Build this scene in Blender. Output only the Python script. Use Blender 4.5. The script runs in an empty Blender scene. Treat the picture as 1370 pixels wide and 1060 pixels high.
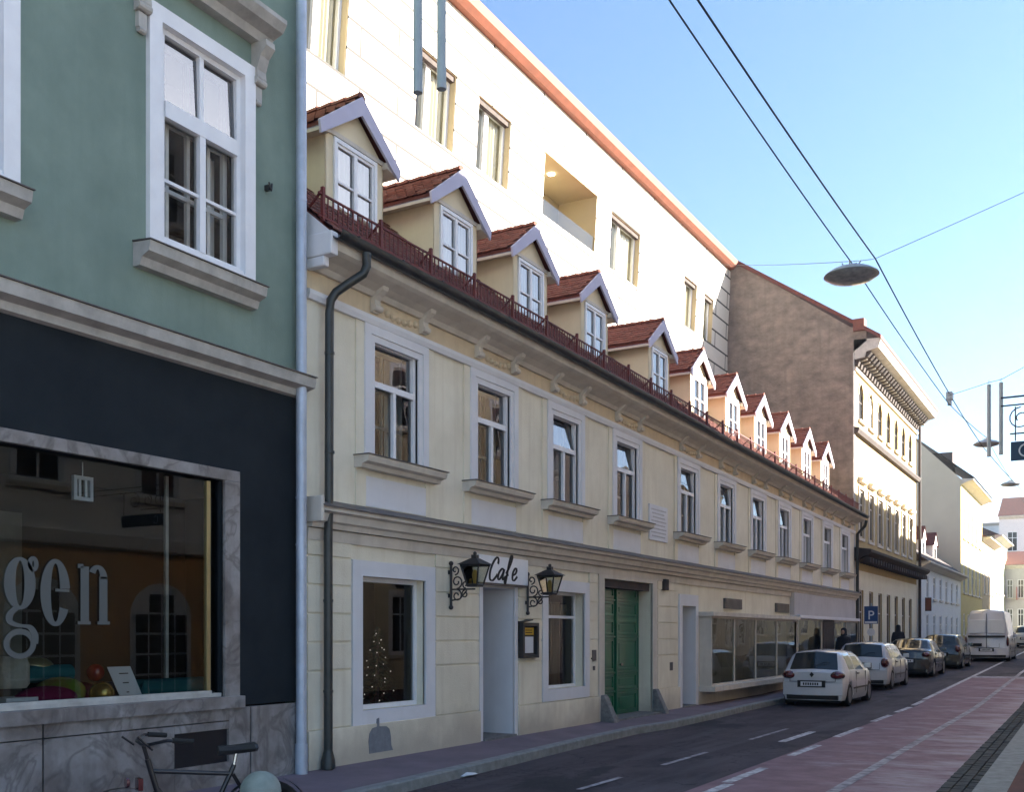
import bpy, bmesh, math, random
from mathutils import Vector, Matrix
random.seed(7)
R = math.radians
sc = bpy.context.scene
COL = sc.collection
# ------------------------------------------------------------------ camera
CAMX, CAMZ = 8.3488, 1.80
PSI = math.atan(799/1390.)
cd = bpy.data.cameras.new('camera'); cam = bpy.data.objects.new('camera', cd); COL.objects.link(cam)
cam.location = (CAMX, 0, CAMZ); cam.rotation_euler = (R(90), 0, PSI)
cd.sensor_width = 36; cd.lens = 36*1390/1370; cd.shift_y = 320/1370; cd.clip_end = 2000; cd.clip_start = 0.05
sc.camera = cam
# ------------------------------------------------------------------ light
SUN = Vector((1.0, 0.80, 0.50)).normalized()
EL = math.asin(SUN.z); 
w = bpy.data.worlds.new('World'); sc.world = w; w.use_nodes = True
nt = w.node_tree; bg = nt.nodes['Background']
sky = nt.nodes.new('ShaderNodeTexSky'); sky.sky_type = 'NISHITA'; sky.sun_disc = False
sky.sun_elevation = EL; sky.sun_rotation = math.atan2(SUN.x, SUN.y)
sky.air_density = 1.0; sky.dust_density = 0.8; sky.ozone_density = 3.0; sky.altitude = 350
nt.links.new(sky.outputs[0], bg.inputs[0]); bg.inputs[1].default_value = 0.045
sd = bpy.data.lights.new('sun', 'SUN'); so = bpy.data.objects.new('sun', sd); COL.objects.link(so)
sd.energy = 4.8; sd.angle = R(0.5); sd.color = (1.0, 0.91, 0.79)
so.rotation_euler = SUN.to_track_quat('Z', 'Y').to_euler()
sc.view_settings.view_transform = 'Standard'; sc.view_settings.look = 'None'
sc.view_settings.exposure = 3.0; sc.view_settings.gamma = 1.0
try: sc.view_settings.use_curve_mapping = False
except Exception: pass
sc.render.engine = 'CYCLES'

# ------------------------------------------------------------------ materials
def node(nt, t, **kw):
    n = nt.nodes.new(t)
    for k, v in kw.items(): setattr(n, k, v)
    return n
def surf(name, col, col2=None, scale=2.0, amt=0.5, rough=0.8, metal=0.0, bump=0.0, bscale=30, streak=0.0, scol=None,
         spec=0.3, coat=0.0, obj=False, stretch=(1,1,1), sharp=(0.35,0.65), low=0.0, lcol=None):
    m = bpy.data.materials.new(name); m.use_nodes = True; t = m.node_tree; b = t.nodes['Principled BSDF']; L = t.links.new
    b.inputs['Roughness'].default_value = rough; b.inputs['Metallic'].default_value = metal
    b.inputs['Specular IOR Level'].default_value = spec; b.inputs['Coat Weight'].default_value = coat
    if obj: co = node(t, 'ShaderNodeTexCoord').outputs['Object']
    else: co = node(t, 'ShaderNodeNewGeometry').outputs['Position']
    if col2 is None: col2 = tuple(c*0.82 for c in col)
    mp = node(t, 'ShaderNodeMapping'); mp.inputs['Scale'].default_value = stretch; L(co, mp.inputs[0])
    n = node(t, 'ShaderNodeTexNoise'); n.inputs['Scale'].default_value = scale; n.inputs['Detail'].default_value = 8; n.inputs['Roughness'].default_value = .62
    L(mp.outputs[0], n.inputs[0])
    r = node(t, 'ShaderNodeMapRange'); r.inputs[1].default_value = sharp[0]; r.inputs[2].default_value = sharp[1]; r.inputs[4].default_value = amt
    L(n.outputs[0], r.inputs[0])
    mx = node(t, 'ShaderNodeMix', data_type='RGBA'); mx.inputs[6].default_value = (*col, 1); mx.inputs[7].default_value = (*col2, 1)
    L(r.outputs[0], mx.inputs[0]); out = mx.outputs[2]
    if streak > 0:
        m2 = node(t, 'ShaderNodeMapping'); m2.inputs['Scale'].default_value = (3, 3, .22); L(co, m2.inputs[0])
        n2 = node(t, 'ShaderNodeTexNoise'); n2.inputs['Scale'].default_value = 2.2; n2.inputs['Detail'].default_value = 6; L(m2.outputs[0], n2.inputs[0])
        r2 = node(t, 'ShaderNodeMapRange'); r2.inputs[1].default_value = .5; r2.inputs[2].default_value = .75; r2.inputs[4].default_value = streak
        L(n2.outputs[0], r2.inputs[0])
        mx2 = node(t, 'ShaderNodeMix', data_type='RGBA'); mx2.inputs[7].default_value = (*(scol or tuple(c*.55 for c in col)), 1)
        L(r2.outputs[0], mx2.inputs[0]); L(out, mx2.inputs[6]); out = mx2.outputs[2]
    if low > 0:   # splash dirt near the pavement, with a ragged edge
        sp = node(t, 'ShaderNodeSeparateXYZ'); L(co, sp.inputs[0])
        ad = node(t, 'ShaderNodeMath', operation='MULTIPLY_ADD'); L(n.outputs[0], ad.inputs[0]); ad.inputs[1].default_value = -.9; L(sp.outputs[2], ad.inputs[2])
        r3 = node(t, 'ShaderNodeMapRange'); r3.inputs[1].default_value = -.22; r3.inputs[2].default_value = .25; r3.inputs[3].default_value = low; r3.inputs[4].default_value = 0
        L(ad.outputs[0], r3.inputs[0])
        mx3 = node(t, 'ShaderNodeMix', data_type='RGBA'); mx3.inputs[7].default_value = (*(lcol or tuple(c*.45 for c in col)), 1)
        L(r3.outputs[0], mx3.inputs[0]); L(out, mx3.inputs[6]); out = mx3.outputs[2]
    L(out, b.inputs['Base Color'])
    if bump > 0:
        n3 = node(t, 'ShaderNodeTexNoise'); n3.inputs['Scale'].default_value = bscale; n3.inputs['Detail'].default_value = 5; L(co, n3.inputs[0])
        bp = node(t, 'ShaderNodeBump'); bp.inputs['Strength'].default_value = bump; bp.inputs['Distance'].default_value = .02
        L(n3.outputs[0], bp.inputs['Height']); L(bp.outputs[0], b.inputs['Normal'])
    return m
def glass(name, tint=(.75,.8,.8), ior=1.65, rough=0.0, wob=0.0):
    m = bpy.data.materials.new(name); m.use_nodes = True; t = m.node_tree; t.nodes.remove(t.nodes['Principled BSDF']); L = t.links.new
    o = t.nodes['Material Output']
    tr = node(t, 'ShaderNodeBsdfTransparent'); tr.inputs[0].default_value = (*tint, 1)
    gl = node(t, 'ShaderNodeBsdfGlossy'); gl.inputs['Roughness'].default_value = rough
    fr = node(t, 'ShaderNodeFresnel'); fr.inputs[0].default_value = ior
    mx = node(t, 'ShaderNodeMixShader'); L(fr.outputs[0], mx.inputs[0]); L(tr.outputs[0], mx.inputs[1]); L(gl.outputs[0], mx.inputs[2]); L(mx.outputs[0], o.inputs[0])
    if wob > 0:
        g = node(t, 'ShaderNodeNewGeometry'); n = node(t, 'ShaderNodeTexNoise'); n.inputs['Scale'].default_value = 1.6; n.inputs['Detail'].default_value = 1
        L(g.outputs['Position'], n.inputs[0]); bp = node(t, 'ShaderNodeBump'); bp.inputs['Strength'].default_value = wob; bp.inputs['Distance'].default_value = .05
        L(n.outputs[0], bp.inputs['Height']); L(bp.outputs[0], gl.inputs['Normal']); L(bp.outputs[0], fr.inputs['Normal'])
    return m
def emis(name, col, s):
    m = bpy.data.materials.new(name); m.use_nodes = True; b = m.node_tree.nodes['Principled BSDF']
    b.inputs['Emission Color'].default_value = (*col, 1); b.inputs['Emission Strength'].default_value = s; b.inputs['Base Color'].default_value = (*col, 1)
    return m
M = {}
M['cream'] = surf('cream_plaster', (.83,.775,.63), (.70,.645,.51), .9, 1.0, .9, bump=.25, bscale=45, streak=.42, scol=(.58,.51,.38), low=.65, lcol=(.38,.34,.28))
M['cream_dark'] = surf('ochre_plaster', (.70,.58,.40), (.60,.48,.33), 2.5, .8, .9, bump=.1, streak=.3)
M['trim'] = surf('pale_lavender_trim', (.74,.74,.76), (.66,.66,.68), 2.0, .7, .85, bump=.06, bscale=50, streak=.15, scol=(.55,.53,.5))
M['cornice'] = surf('grey_cream_cornice', (.66,.61,.53), (.54,.49,.42), 2.5, .8, .85, bump=.08, streak=.3)
M['sheet'] = surf('grey_sheet_metal', (.17,.155,.15), (.10,.09,.09), 3, .8, .5, metal=.5, bump=.05)
M['white_paint'] = surf('white_window_paint', (.82,.83,.85), (.74,.74,.76), 5, .6, .45, spec=.4)
M['glass'] = glass('window_glass', (.62,.68,.70), 1.9, 0, .06)
M['glass_clear'] = glass('clear_window_glass', (.92,.93,.92), 1.4, 0, .03)
M['glass_shop'] = glass('shop_glass', (.7,.74,.74), 1.55, 0, .0)
M['glass_up'] = glass('bright_window_glass', (.90,.94,.97), 3.2, 0, .05)
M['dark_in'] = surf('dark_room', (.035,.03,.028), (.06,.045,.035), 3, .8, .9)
M['curtain'] = surf('net_curtain', (.84,.85,.86), (.68,.69,.7), 6, .7, .95, stretch=(1,4,.1))
M['curtain_beige'] = surf('beige_curtain', (.50,.47,.36), (.36,.33,.25), 5, .7, .95, stretch=(1,4,.1))
M['tile'] = surf('red_clay_tile', (.21,.072,.052), (.095,.042,.036), 7, .9, .85, bump=.2, bscale=40, sharp=(.3,.7))
M['tile_dark'] = surf('dark_clay_tile', (.16,.045,.035), (.09,.035,.03), 6, .9, .8, bump=.2, bscale=40)
M['rail_red'] = surf('oxide_red_paint', (.17,.035,.03), (.10,.03,.03), 6, .8, .6)
M['rail_black'] = surf('black_iron', (.02,.02,.022), (.04,.035,.03), 8, .6, .45, spec=.5)
M['lavender'] = surf('lavender_fascia', (.50,.48,.60), (.44,.42,.53), 4, .6, .6)
M['dormer_wall'] = surf('cream_dormer_plaster', (.76,.67,.48), (.70,.60,.42), 2.5, .7, .9, bump=.06, streak=.12)
M['gutter'] = surf('dark_gutter_metal', (.05,.053,.055), (.09,.09,.09), 4, .8, .4, metal=.6)
M['pipe_dark'] = surf('dark_green_downpipe', (.022,.028,.028), (.05,.05,.045), 5, .8, .4, spec=.5, streak=.3)
M['pipe_grey'] = surf('zinc_downpipe', (.50,.56,.66), (.36,.40,.46), 3, .8, .45, metal=.3, streak=.4, scol=(.2,.2,.2))
M['green_wall'] = surf('green_plaster', (.225,.295,.25), (.165,.225,.19), 1.0, .9, .9, bump=.15, bscale=50, streak=.35, scol=(.15,.21,.18))
M['navy'] = surf('dark_navy_render', (.008,.012,.016), (.015,.02,.024), 1.5, .9, .9, bump=.12, bscale=50)
M['stone_trim'] = surf('weathered_stone_trim', (.50,.485,.45), (.35,.335,.31), 4, .9, .8, bump=.15, streak=.3)
M['door_green'] = surf('green_door_paint', (.012,.13,.066), (.010,.10,.05), 5, .7, .28, spec=.6, coat=.3)
M['granite'] = surf('granite', (.22,.22,.215), (.12,.12,.12), 14, .9, .75, bump=.2, bscale=60)
M['asphalt'] = surf('purple_asphalt', (.092,.072,.082), (.038,.031,.037), .9, .9, .85, bump=.35, bscale=90, stretch=(1.3,.5,1))
M['sidewalk'] = surf('sidewalk_asphalt', (.21,.165,.19), (.15,.12,.138), 1.6, .9, .9, bump=.25, bscale=70)
M['sidewalk_red'] = surf('red_pavement', (.15,.07,.06), (.09,.05,.045), 3, .9, .9, bump=.25, bscale=70)
M['kerb'] = surf('kerb_granite', (.28,.295,.29), (.18,.19,.185), 7, .9, .75, bump=.2, bscale=60)
M['cobble'] = surf('dark_cobble', (.045,.048,.045), (.02,.022,.02), 9, .9, .75, bump=.3, bscale=30)
M['mark'] = surf('worn_white_marking', (.66,.65,.67), (.28,.26,.28), 6, 1., .8, bump=.15, sharp=(.42,.62))
M['mark_faint'] = surf('faded_marking', (.50,.48,.51), (.20,.18,.20), 5, 1., .85, bump=.15, sharp=(.35,.6))
M['ground'] = surf('ground', (.26,.24,.22), None, 1, .8, .95)
M['panel_white'] = surf('white_panel', (.58,.54,.47), (.53,.49,.42), .8, .6, .7)
M['terracotta'] = surf('terracotta_fascia', (.24,.085,.05), (.17,.065,.04), 3, .7, .7)
M['loggia'] = surf('loggia_cream', (.44,.36,.22), None, 2, .3, .9)
M['firewall'] = surf('brown_firewall', (.26,.215,.18), (.135,.115,.10), 2.0, .95, .95, bump=1.0, bscale=14, streak=.5, scol=(.13,.115,.10), stretch=(.9,.9,1.4))
M['yellow'] = surf('yellow_plaster', (.48,.37,.19), (.41,.31,.16), 1.5, .8, .9, bump=.06, streak=.2)
M['yellow_pale'] = surf('pale_yellow_plaster', (.78,.75,.62), (.71,.68,.55), 1.5, .8, .9, streak=.2)
M['yellow_light'] = surf('light_yellow_plaster', (.50,.44,.22), (.45,.39,.20), 1.5, .8, .9, streak=.2)
M['sand'] = surf('sand_plaster', (.40,.34,.24), (.34,.29,.2), 1.5, .8, .9, streak=.2)
M['pale_green'] = surf('pale_green_plaster', (.33,.38,.28), (.29,.33,.24), 1.5, .8, .9, streak=.2)
M['taupe'] = surf('taupe_render', (.58,.52,.40), (.53,.47,.36), 1, .8, .95)
M['bluewhite'] = surf('blue_white_plaster', (.72,.76,.80), (.66,.7,.74), 2, .8, .9, streak=.2)
M['pinkwhite'] = surf('pink_white_plaster', (.80,.74,.73), (.74,.68,.68), 2, .8, .9)
M['white_wall'] = surf('white_plaster', (.80,.79,.77), None, 1, .5, .9)
M['dark_window'] = surf('dark_window_pane', (.02,.022,.025), (.035,.035,.04), 3, .6, .12, spec=.6)
M['brown_stone'] = surf('dark_brown_stone', (.07,.055,.05), (.04,.033,.03), 4, .8, .85, bump=.2)
M['roof_dark'] = surf('dark_roof', (.05,.045,.05), (.08,.06,.055), 4, .8, .8, bump=.2)
M['orange_wall'] = surf('orange_plaster', (.72,.42,.18), (.64,.36,.15), 1.5, .8, .9, streak=.2)
M['grey_wall'] = surf('grey_plaster', (.52,.50,.50), (.44,.42,.42), 1.5, .8, .9, streak=.2)
M['ochre_wall'] = surf('ochre_wall_plaster', (.76,.66,.48), (.70,.60,.42), 1.5, .8, .9, streak=.2)
M['sign_blue'] = surf('blue_sign_enamel', (.01,.05,.17), None, 2, .3, .35, spec=.5)
M['sign_dark'] = surf('dark_blue_sign', (.02,.05,.09), None, 2, .3, .4)
M['paper'] = surf('white_paper', (.70,.72,.75), (.62,.64,.68), 4, .6, .8)
M['ink'] = surf('black_ink', (.012,.012,.014), None, 3, .2, .6)
M['letter_grey'] = surf('grey_window_lettering', (.11,.115,.11), None, 3, .3, .7)
M['tyre'] = surf('tyre_rubber', (.018,.018,.018), None, 8, .5, .8)
M['rim'] = surf('wheel_rim', (.30,.30,.31), (.2,.2,.2), 8, .4, .35, metal=.7)
M['red_lamp'] = surf('tail_lamp_red', (.10,.008,.012), (.05,.006,.01), 20, .8, .15, spec=.6, coat=.6)
M['black_plastic'] = surf('black_plastic', (.02,.02,.021), None, 8, .5, .55)
def carpaint(n, c, rough=.22):
    return surf(n, c, tuple(x*.88 for x in c), 3, .5, rough, spec=.5, coat=.7, low=.0, streak=.10, scol=tuple(x*.6 for x in c))
M['car_white'] = carpaint('white_car_paint', (.62,.64,.67)); M['car_silver'] = carpaint('silver_car_paint', (.52,.53,.55))
M['car_dark'] = carpaint('dark_car_paint', (.022,.022,.026)); M['car_black'] = carpaint('black_green_car_paint', (.018,.024,.022))
M['van_white'] = carpaint('white_van_paint', (.62,.63,.68), .35)
M['car_glass'] = surf('dark_car_glass', (.018,.026,.028), (.03,.035,.035), 4, .5, .05, spec=.8)
M['coat'] = surf('dark_coat_cloth', (.02,.022,.03), (.035,.035,.045), 10, .6, .95)
M['skin'] = surf('skin', (.42,.26,.19), None, 10, .3, .6)
M['lamp_grey'] = surf('lamp_grey_metal', (.38,.43,.46), (.28,.31,.34), 5, .6, .45, metal=.3)
M['lamp_dark'] = surf('lamp_dark_glass', (.22,.24,.26), (.5,.53,.55), 9, .6, .2, spec=.6)
M['cable'] = surf('cable_black', (.015,.02,.03), None, 3, .2, .6)
M['tube_grey'] = surf('grey_light_tube', (.34,.41,.45), (.27,.33,.36), 6, .5, .45)
M['lantern_glass'] = glass('lantern_glass', (.80,.80,.70), 1.6)
M['amber'] = surf('amber_bulb', (.55,.40,.12), None, 5, .3, .4)
M['yellow_note'] = surf('yellow_note', (.60,.38,.04), None, 5, .3, .6)
M['teal'] = surf('teal_foam_mat', (.02,.12,.13), (.015,.09,.10), 8, .6, .8)
M['magenta'] = surf('magenta_cloth', (.17,.01,.05), None, 8, .6, .9)
M['leafgreen'] = surf('green_cloth', (.12,.19,.02), (.2,.1,.03), 5, .7, .9)
M['redball'] = surf('red_bauble', (.25,.02,.015), None, 8, .4, .2, spec=.6)
M['gold'] = surf('gold_ball', (.38,.28,.08), None, 8, .4, .25, metal=.7)
M['basket'] = surf('pale_basket', (.42,.40,.34), None, 20, .6, .9, bump=.4)
M['needles'] = surf('dark_fir_needles', (.012,.03,.014), (.02,.045,.02), 20, .6, .9)
M['fairy'] = emis('fairy_light', (1,.92,.8), .10)
M['spot'] = emis('spot_light', (1,.95,.8), 6)
M['brick_brown'] = surf('chimney_brick', (.22,.12,.09), None, 8, .6, .9)
M['patch'] = surf('grey_cement_patch', (.22,.235,.26), (.16,.17,.19), 9, .8, .95, bump=.2)
M['bike_black'] = surf('black_bike_paint', (.015,.015,.018), None, 8, .4, .3, spec=.5)
M['chrome'] = surf('bare_metal', (.5,.5,.5), None, 8, .4, .25, metal=1)
M['bollard'] = surf('grey_green_bollard', (.25,.29,.27), (.17,.2,.18), 7, .8, .6, bump=.1)
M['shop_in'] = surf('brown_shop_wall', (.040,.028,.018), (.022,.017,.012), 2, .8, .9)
M['shop_light'] = surf('pale_shop_wall', (.17,.16,.13), (.10,.09,.075), 2, .8, .9)
M['gold_strip'] = surf('brass_strip', (.5,.42,.22), None, 5, .5, .35, metal=.7)
def mat_marble():
    m = surf('grey_marble', (.36,.35,.345), (.15,.13,.12), 1.6, .95, .4, spec=.5, streak=.5, scol=(.10,.09,.085), sharp=(.3,.62))
    t = m.node_tree; b = t.nodes['Principled BSDF']; L = t.links.new
    src = b.inputs['Base Color'].links[0].from_socket
    g = node(t, 'ShaderNodeNewGeometry'); n = node(t, 'ShaderNodeTexNoise'); n.inputs['Scale'].default_value = 1.7; n.inputs['Detail'].default_value = 6
    n.inputs['Distortion'].default_value = 1.6; L(g.outputs['Position'], n.inputs[0])
    mm = node(t, 'ShaderNodeMath', operation='SUBTRACT'); mm.inputs[1].default_value = .5; L(n.outputs[0], mm.inputs[0])
    ab = node(t, 'ShaderNodeMath', operation='ABSOLUTE'); L(mm.outputs[0], ab.inputs[0])
    r = node(t, 'ShaderNodeMapRange'); r.inputs[1].default_value = 0; r.inputs[2].default_value = .06; r.inputs[3].default_value = .5; r.inputs[4].default_value = 0; L(ab.outputs[0], r.inputs[0])
    mx = node(t, 'ShaderNodeMix', data_type='RGBA'); mx.inputs[7].default_value = (.055,.045,.045, 1); L(r.outputs[0], mx.inputs[0]); L(src, mx.inputs[6])
    L(mx.outputs[2], b.inputs['Base Color']); return m
M['marble'] = mat_marble()
def mat_road():
    m = M['asphalt']; t = m.node_tree; b = t.nodes['Principled BSDF']; L = t.links.new
    src = b.inputs['Base Color'].links[0].from_socket
    g = node(t, 'ShaderNodeNewGeometry')
    for (sc_, scale, lo, hi, col, amt) in (((1.6,.10,1), 1.5, .50, .66, (.115,.10,.112,1), .6), ((.7,.35,1), .8, .56, .60, (.022,.021,.025,1), .75), ((1,1,1), 22, .60, .72, (.16,.15,.16,1), .6)):
        mp = node(t, 'ShaderNodeMapping'); mp.inputs['Scale'].default_value = sc_; L(g.outputs['Position'], mp.inputs[0])
        n = node(t, 'ShaderNodeTexNoise'); n.inputs['Scale'].default_value = scale; n.inputs['Detail'].default_value = 7; n.inputs['Roughness'].default_value = .6; L(mp.outputs[0], n.inputs[0])
        r = node(t, 'ShaderNodeMapRange'); r.inputs[1].default_value = lo; r.inputs[2].default_value = hi; r.inputs[4].default_value = amt; L(n.outputs[0], r.inputs[0])
        mx = node(t, 'ShaderNodeMix', data_type='RGBA'); mx.inputs[7].default_value = col; L(r.outputs[0], mx.inputs[0]); L(src, mx.inputs[6]); src = mx.outputs[2]
    v = node(t, 'ShaderNodeTexVoronoi', feature='DISTANCE_TO_EDGE'); v.inputs['Scale'].default_value = .55; L(g.outputs['Position'], v.inputs[0])
    nz = node(t, 'ShaderNodeTexNoise'); nz.inputs['Scale'].default_value = 2.5; L(g.outputs['Position'], nz.inputs[0])
    va = node(t, 'ShaderNodeVectorMath', operation='SCALE'); va.inputs['Scale'].default_value = .9; L(nz.outputs['Color'], va.inputs[0])
    vb = node(t, 'ShaderNodeVectorMath', operation='ADD'); L(va.outputs[0], vb.inputs[0]); L(g.outputs['Position'], vb.inputs[1]); L(vb.outputs[0], v.inputs[0])
    r = node(t, 'ShaderNodeMapRange'); r.inputs[1].default_value = 0; r.inputs[2].default_value = .012; r.inputs[3].default_value = .8; r.inputs[4].default_value = 0; L(v.outputs['Distance'], r.inputs[0])
    mx = node(t, 'ShaderNodeMix', data_type='RGBA'); mx.inputs[7].default_value = (.018,.017,.02,1); L(r.outputs[0], mx.inputs[0]); L(src, mx.inputs[6]); L(mx.outputs[2], b.inputs['Base Color'])
mat_road()
def mat_bikelane():
    m = surf('red_bike_lane', (.285,.18,.20), (.185,.115,.132), 2.5, .9, .8, bump=.3, bscale=80)
    t = m.node_tree; b = t.nodes['Principled BSDF']; L = t.links.new
    src = b.inputs['Base Color'].links[0].from_socket
    g = node(t, 'ShaderNodeNewGeometry'); mp = node(t, 'ShaderNodeMapping'); mp.inputs['Scale'].default_value = (.55, .9, 1); L(g.outputs['Position'], mp.inputs[0])
    n = node(t, 'ShaderNodeTexNoise'); n.inputs['Scale'].default_value = 1.3; n.inputs['Detail'].default_value = 9; n.inputs['Roughness'].default_value = .7; L(mp.outputs[0], n.inputs[0])
    sp = node(t, 'ShaderNodeSeparateXYZ'); L(g.outputs['Position'], sp.inputs[0])
    ma = node(t, 'ShaderNodeMath', operation='MULTIPLY_ADD'); ma.inputs[1].default_value = .075; ma.inputs[2].default_value = -.42; L(sp.outputs[0], ma.inputs[0])
    ad = node(t, 'ShaderNodeMath', operation='ADD'); L(n.outputs[0], ad.inputs[0]); L(ma.outputs[0], ad.inputs[1])
    r = node(t, 'ShaderNodeMapRange'); r.inputs[1].default_value = .48; r.inputs[2].default_value = .68; r.inputs[4].default_value = .85; L(ad.outputs[0], r.inputs[0])
    mx = node(t, 'ShaderNodeMix', data_type='RGBA'); mx.inputs[7].default_value = (.42,.37,.40, 1); L(r.outputs[0], mx.inputs[0]); L(src, mx.inputs[6])
    L(mx.outputs[2], b.inputs['Base Color']); return m
M['bikelane'] = mat_bikelane()
def mat_panels():
    m = M['panel_white']; t = m.node_tree; b = t.nodes['Principled BSDF']; L = t.links.new
    src = b.inputs['Base Color'].links[0].from_socket
    g = node(t, 'ShaderNodeNewGeometry'); sp = node(t, 'ShaderNodeSeparateXYZ'); L(g.outputs['Position'], sp.inputs[0])
    cb = node(t, 'ShaderNodeCombineXYZ'); L(sp.outputs[1], cb.inputs[0]); L(sp.outputs[2], cb.inputs[1])
    br = node(t, 'ShaderNodeTexBrick'); br.inputs['Color1'].default_value = br.inputs['Color2'].default_value = (0,0,0,1); br.inputs['Mortar'].default_value = (1,1,1,1)
    br.inputs['Scale'].default_value = 1; br.inputs['Mortar Size'].default_value = .036; br.inputs['Brick Width'].default_value = 2.6; br.inputs['Row Height'].default_value = .62; br.inputs['Mortar Smooth'].default_value=.1
    L(cb.outputs[0], br.inputs[0])
    mx = node(t, 'ShaderNodeMix', data_type='RGBA'); mx.inputs[7].default_value = (.022,.02,.018,1); L(br.outputs['Color'], mx.inputs[0]); L(src, mx.inputs[6]); L(mx.outputs[2], b.inputs['Base Color'])
mat_panels()

# ------------------------------------------------------------------ object helpers
WL = {}
def tag(o, label=None, cat=None, group=None, kind=None):
    if label: o['label'] = label
    if cat: o['category'] = cat
    if group: o['group'] = group
    if kind: o['kind'] = kind
    return o
def empty(name, loc, label=None, cat=None, group=None, kind=None, rz=0):
    o = bpy.data.objects.new(name, None); COL.objects.link(o); o.empty_display_size = .2
    o.location = loc; o.rotation_euler = (0, 0, rz); WL[o.name] = Vector(loc)
    return tag(o, label, cat, group, kind)
ID = lambda x, y, z: (x, y, z)
class MB:
    def __init__(s, T=ID, warp=None):
        s.v = []; s.f = []; s.T = T; s.warp = warp
    def add(s, pts, faces):
        b = len(s.v)
        for p in pts:
            q = s.T(*p)
            if s.warp: q = s.warp(q)
            s.v.append(q)
        s.f += [tuple(b+i for i in f) for f in faces]; return s
    def box(s, x0, x1, y0, y1, z0, z1):
        P = [(x0,y0,z0),(x1,y0,z0),(x1,y1,z0),(x0,y1,z0),(x0,y0,z1),(x1,y0,z1),(x1,y1,z1),(x0,y1,z1)]
        return s.add(P, [(0,3,2,1),(4,5,6,7),(0,1,5,4),(1,2,6,5),(2,3,7,6),(3,0,4,7)])
    def quad(s, a, b, c, d): return s.add([a,b,c,d], [(0,1,2,3)])
    def prism(s, poly, vec):
        n = len(poly); P = list(poly) + [tuple(p[i]+vec[i] for i in range(3)) for p in poly]
        return s.add(P, [tuple(range(n-1,-1,-1)), tuple(range(n,2*n))] + [(i,(i+1)%n,n+(i+1)%n,n+i) for i in range(n)])
    def sweepy(s, prof, ys, caps=True):      # profile of (x,z), swept along y
        n = len(prof); b0 = []
        P = [(x, y, z) for y in ys for (x, z) in prof]; F = []
        for k in range(len(ys)-1):
            for i in range(n):
                j = (i+1) % n; F.append((k*n+i, k*n+j, (k+1)*n+j, (k+1)*n+i))
        if caps: F += [tuple(range(n-1,-1,-1)), tuple((len(ys)-1)*n+i for i in range(n))]
        return s.add(P, F)
    def tube(s, pts, r, n=8, cap=True):
        pts = [Vector(p) for p in pts]; P = []; F = []
        rr = r if isinstance(r, (list, tuple)) else [r]*len(pts)
        up = Vector((0,0,1))
        for i, p in enumerate(pts):
            d = (pts[min(i+1,len(pts)-1)] - pts[max(i-1,0)]).normalized()
            a = d.cross(up)
            if a.length < .05: a = d.cross(Vector((1,0,0)))
            a.normalize(); b = d.cross(a)
            if i and a.dot(pa) < 0: a = -a; b = -b
            pa = a
            for k in range(n):
                t = 2*math.pi*k/n; P.append(tuple(p + (a*math.cos(t) + b*math.sin(t))*rr[i]))
        for i in range(len(pts)-1):
            for k in range(n):
                j = (k+1) % n; F.append((i*n+k, i*n+j, (i+1)*n+j, (i+1)*n+k))
        if cap: F += [tuple(range(n-1,-1,-1)), tuple((len(pts)-1)*n+k for k in range(n))]
        return s.add(P, F)
    def lathe(s, prof, c=(0,0,0), n=24, axis='z', sq=(1,1,1)):   # prof of (r,h)
        P = []; F = []
        for (r, h) in prof:
            for k in range(n):
                t = 2*math.pi*k/n; a, b = r*math.cos(t), r*math.sin(t)
                q = {'z': (a,b,h), 'x': (h,a,b), 'y': (a,h,b)}[axis]
                P.append((c[0]+q[0]*sq[0], c[1]+q[1]*sq[1], c[2]+q[2]*sq[2]))
        for i in range(len(prof)-1):
            for k in range(n):
                j = (k+1) % n; F.append((i*n+k, i*n+j, (i+1)*n+j, (i+1)*n+k))
        F += [tuple(range(n-1,-1,-1)), tuple((len(prof)-1)*n+k for k in range(n))]
        return s.add(P, F)
    def ball(s, c, r, n=16, sq=(1,1,1)):
        return s.lathe([(r*math.sin(math.pi*i/10)+1e-4, -r*math.cos(math.pi*i/10)) for i in range(11)], c, n, 'z', sq)
    def holes(s, x, y0, y1, z0, z1, hs, rev=.12, xb=None):   # facade sheet at x with rectangular holes + reveals
        ys = sorted({y0, y1} | {h[0] for h in hs} | {h[1] for h in hs}); zs = sorted({z0, z1} | {h[2] for h in hs} | {h[3] for h in hs})
        ys = [y for y in ys if y0 <= y <= y1]; zs = [z for z in zs if z0 <= z <= z1]
        idx = {}; P = []
        for i, y in enumerate(ys):
            for j, z in enumerate(zs): idx[i,j] = len(P); P.append((x, y, z))
        F = []
        for i in range(len(ys)-1):
            for j in range(len(zs)-1):
                cy, cz = (ys[i]+ys[i+1])/2, (zs[j]+zs[j+1])/2
                if any(h[0] < cy < h[1] and h[2] < cz < h[3] for h in hs): continue
                F.append((idx[i,j], idx[i+1,j], idx[i+1,j+1], idx[i,j+1]))
        s.add(P, F)
        for h in hs:
            a, b, c, d = h[:4]; r = h[4] if len(h) > 4 else rev
            s.quad((x,a,c),(x-r,a,c),(x-r,a,d),(x,a,d)); s.quad((x,b,c),(x,b,d),(x-r,b,d),(x-r,b,c))
            s.quad((x,a,d),(x-r,a,d),(x-r,b,d),(x,b,d)); s.quad((x,a,c),(x,b,c),(x-r,b,c),(x-r,a,c))
        return s
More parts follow.
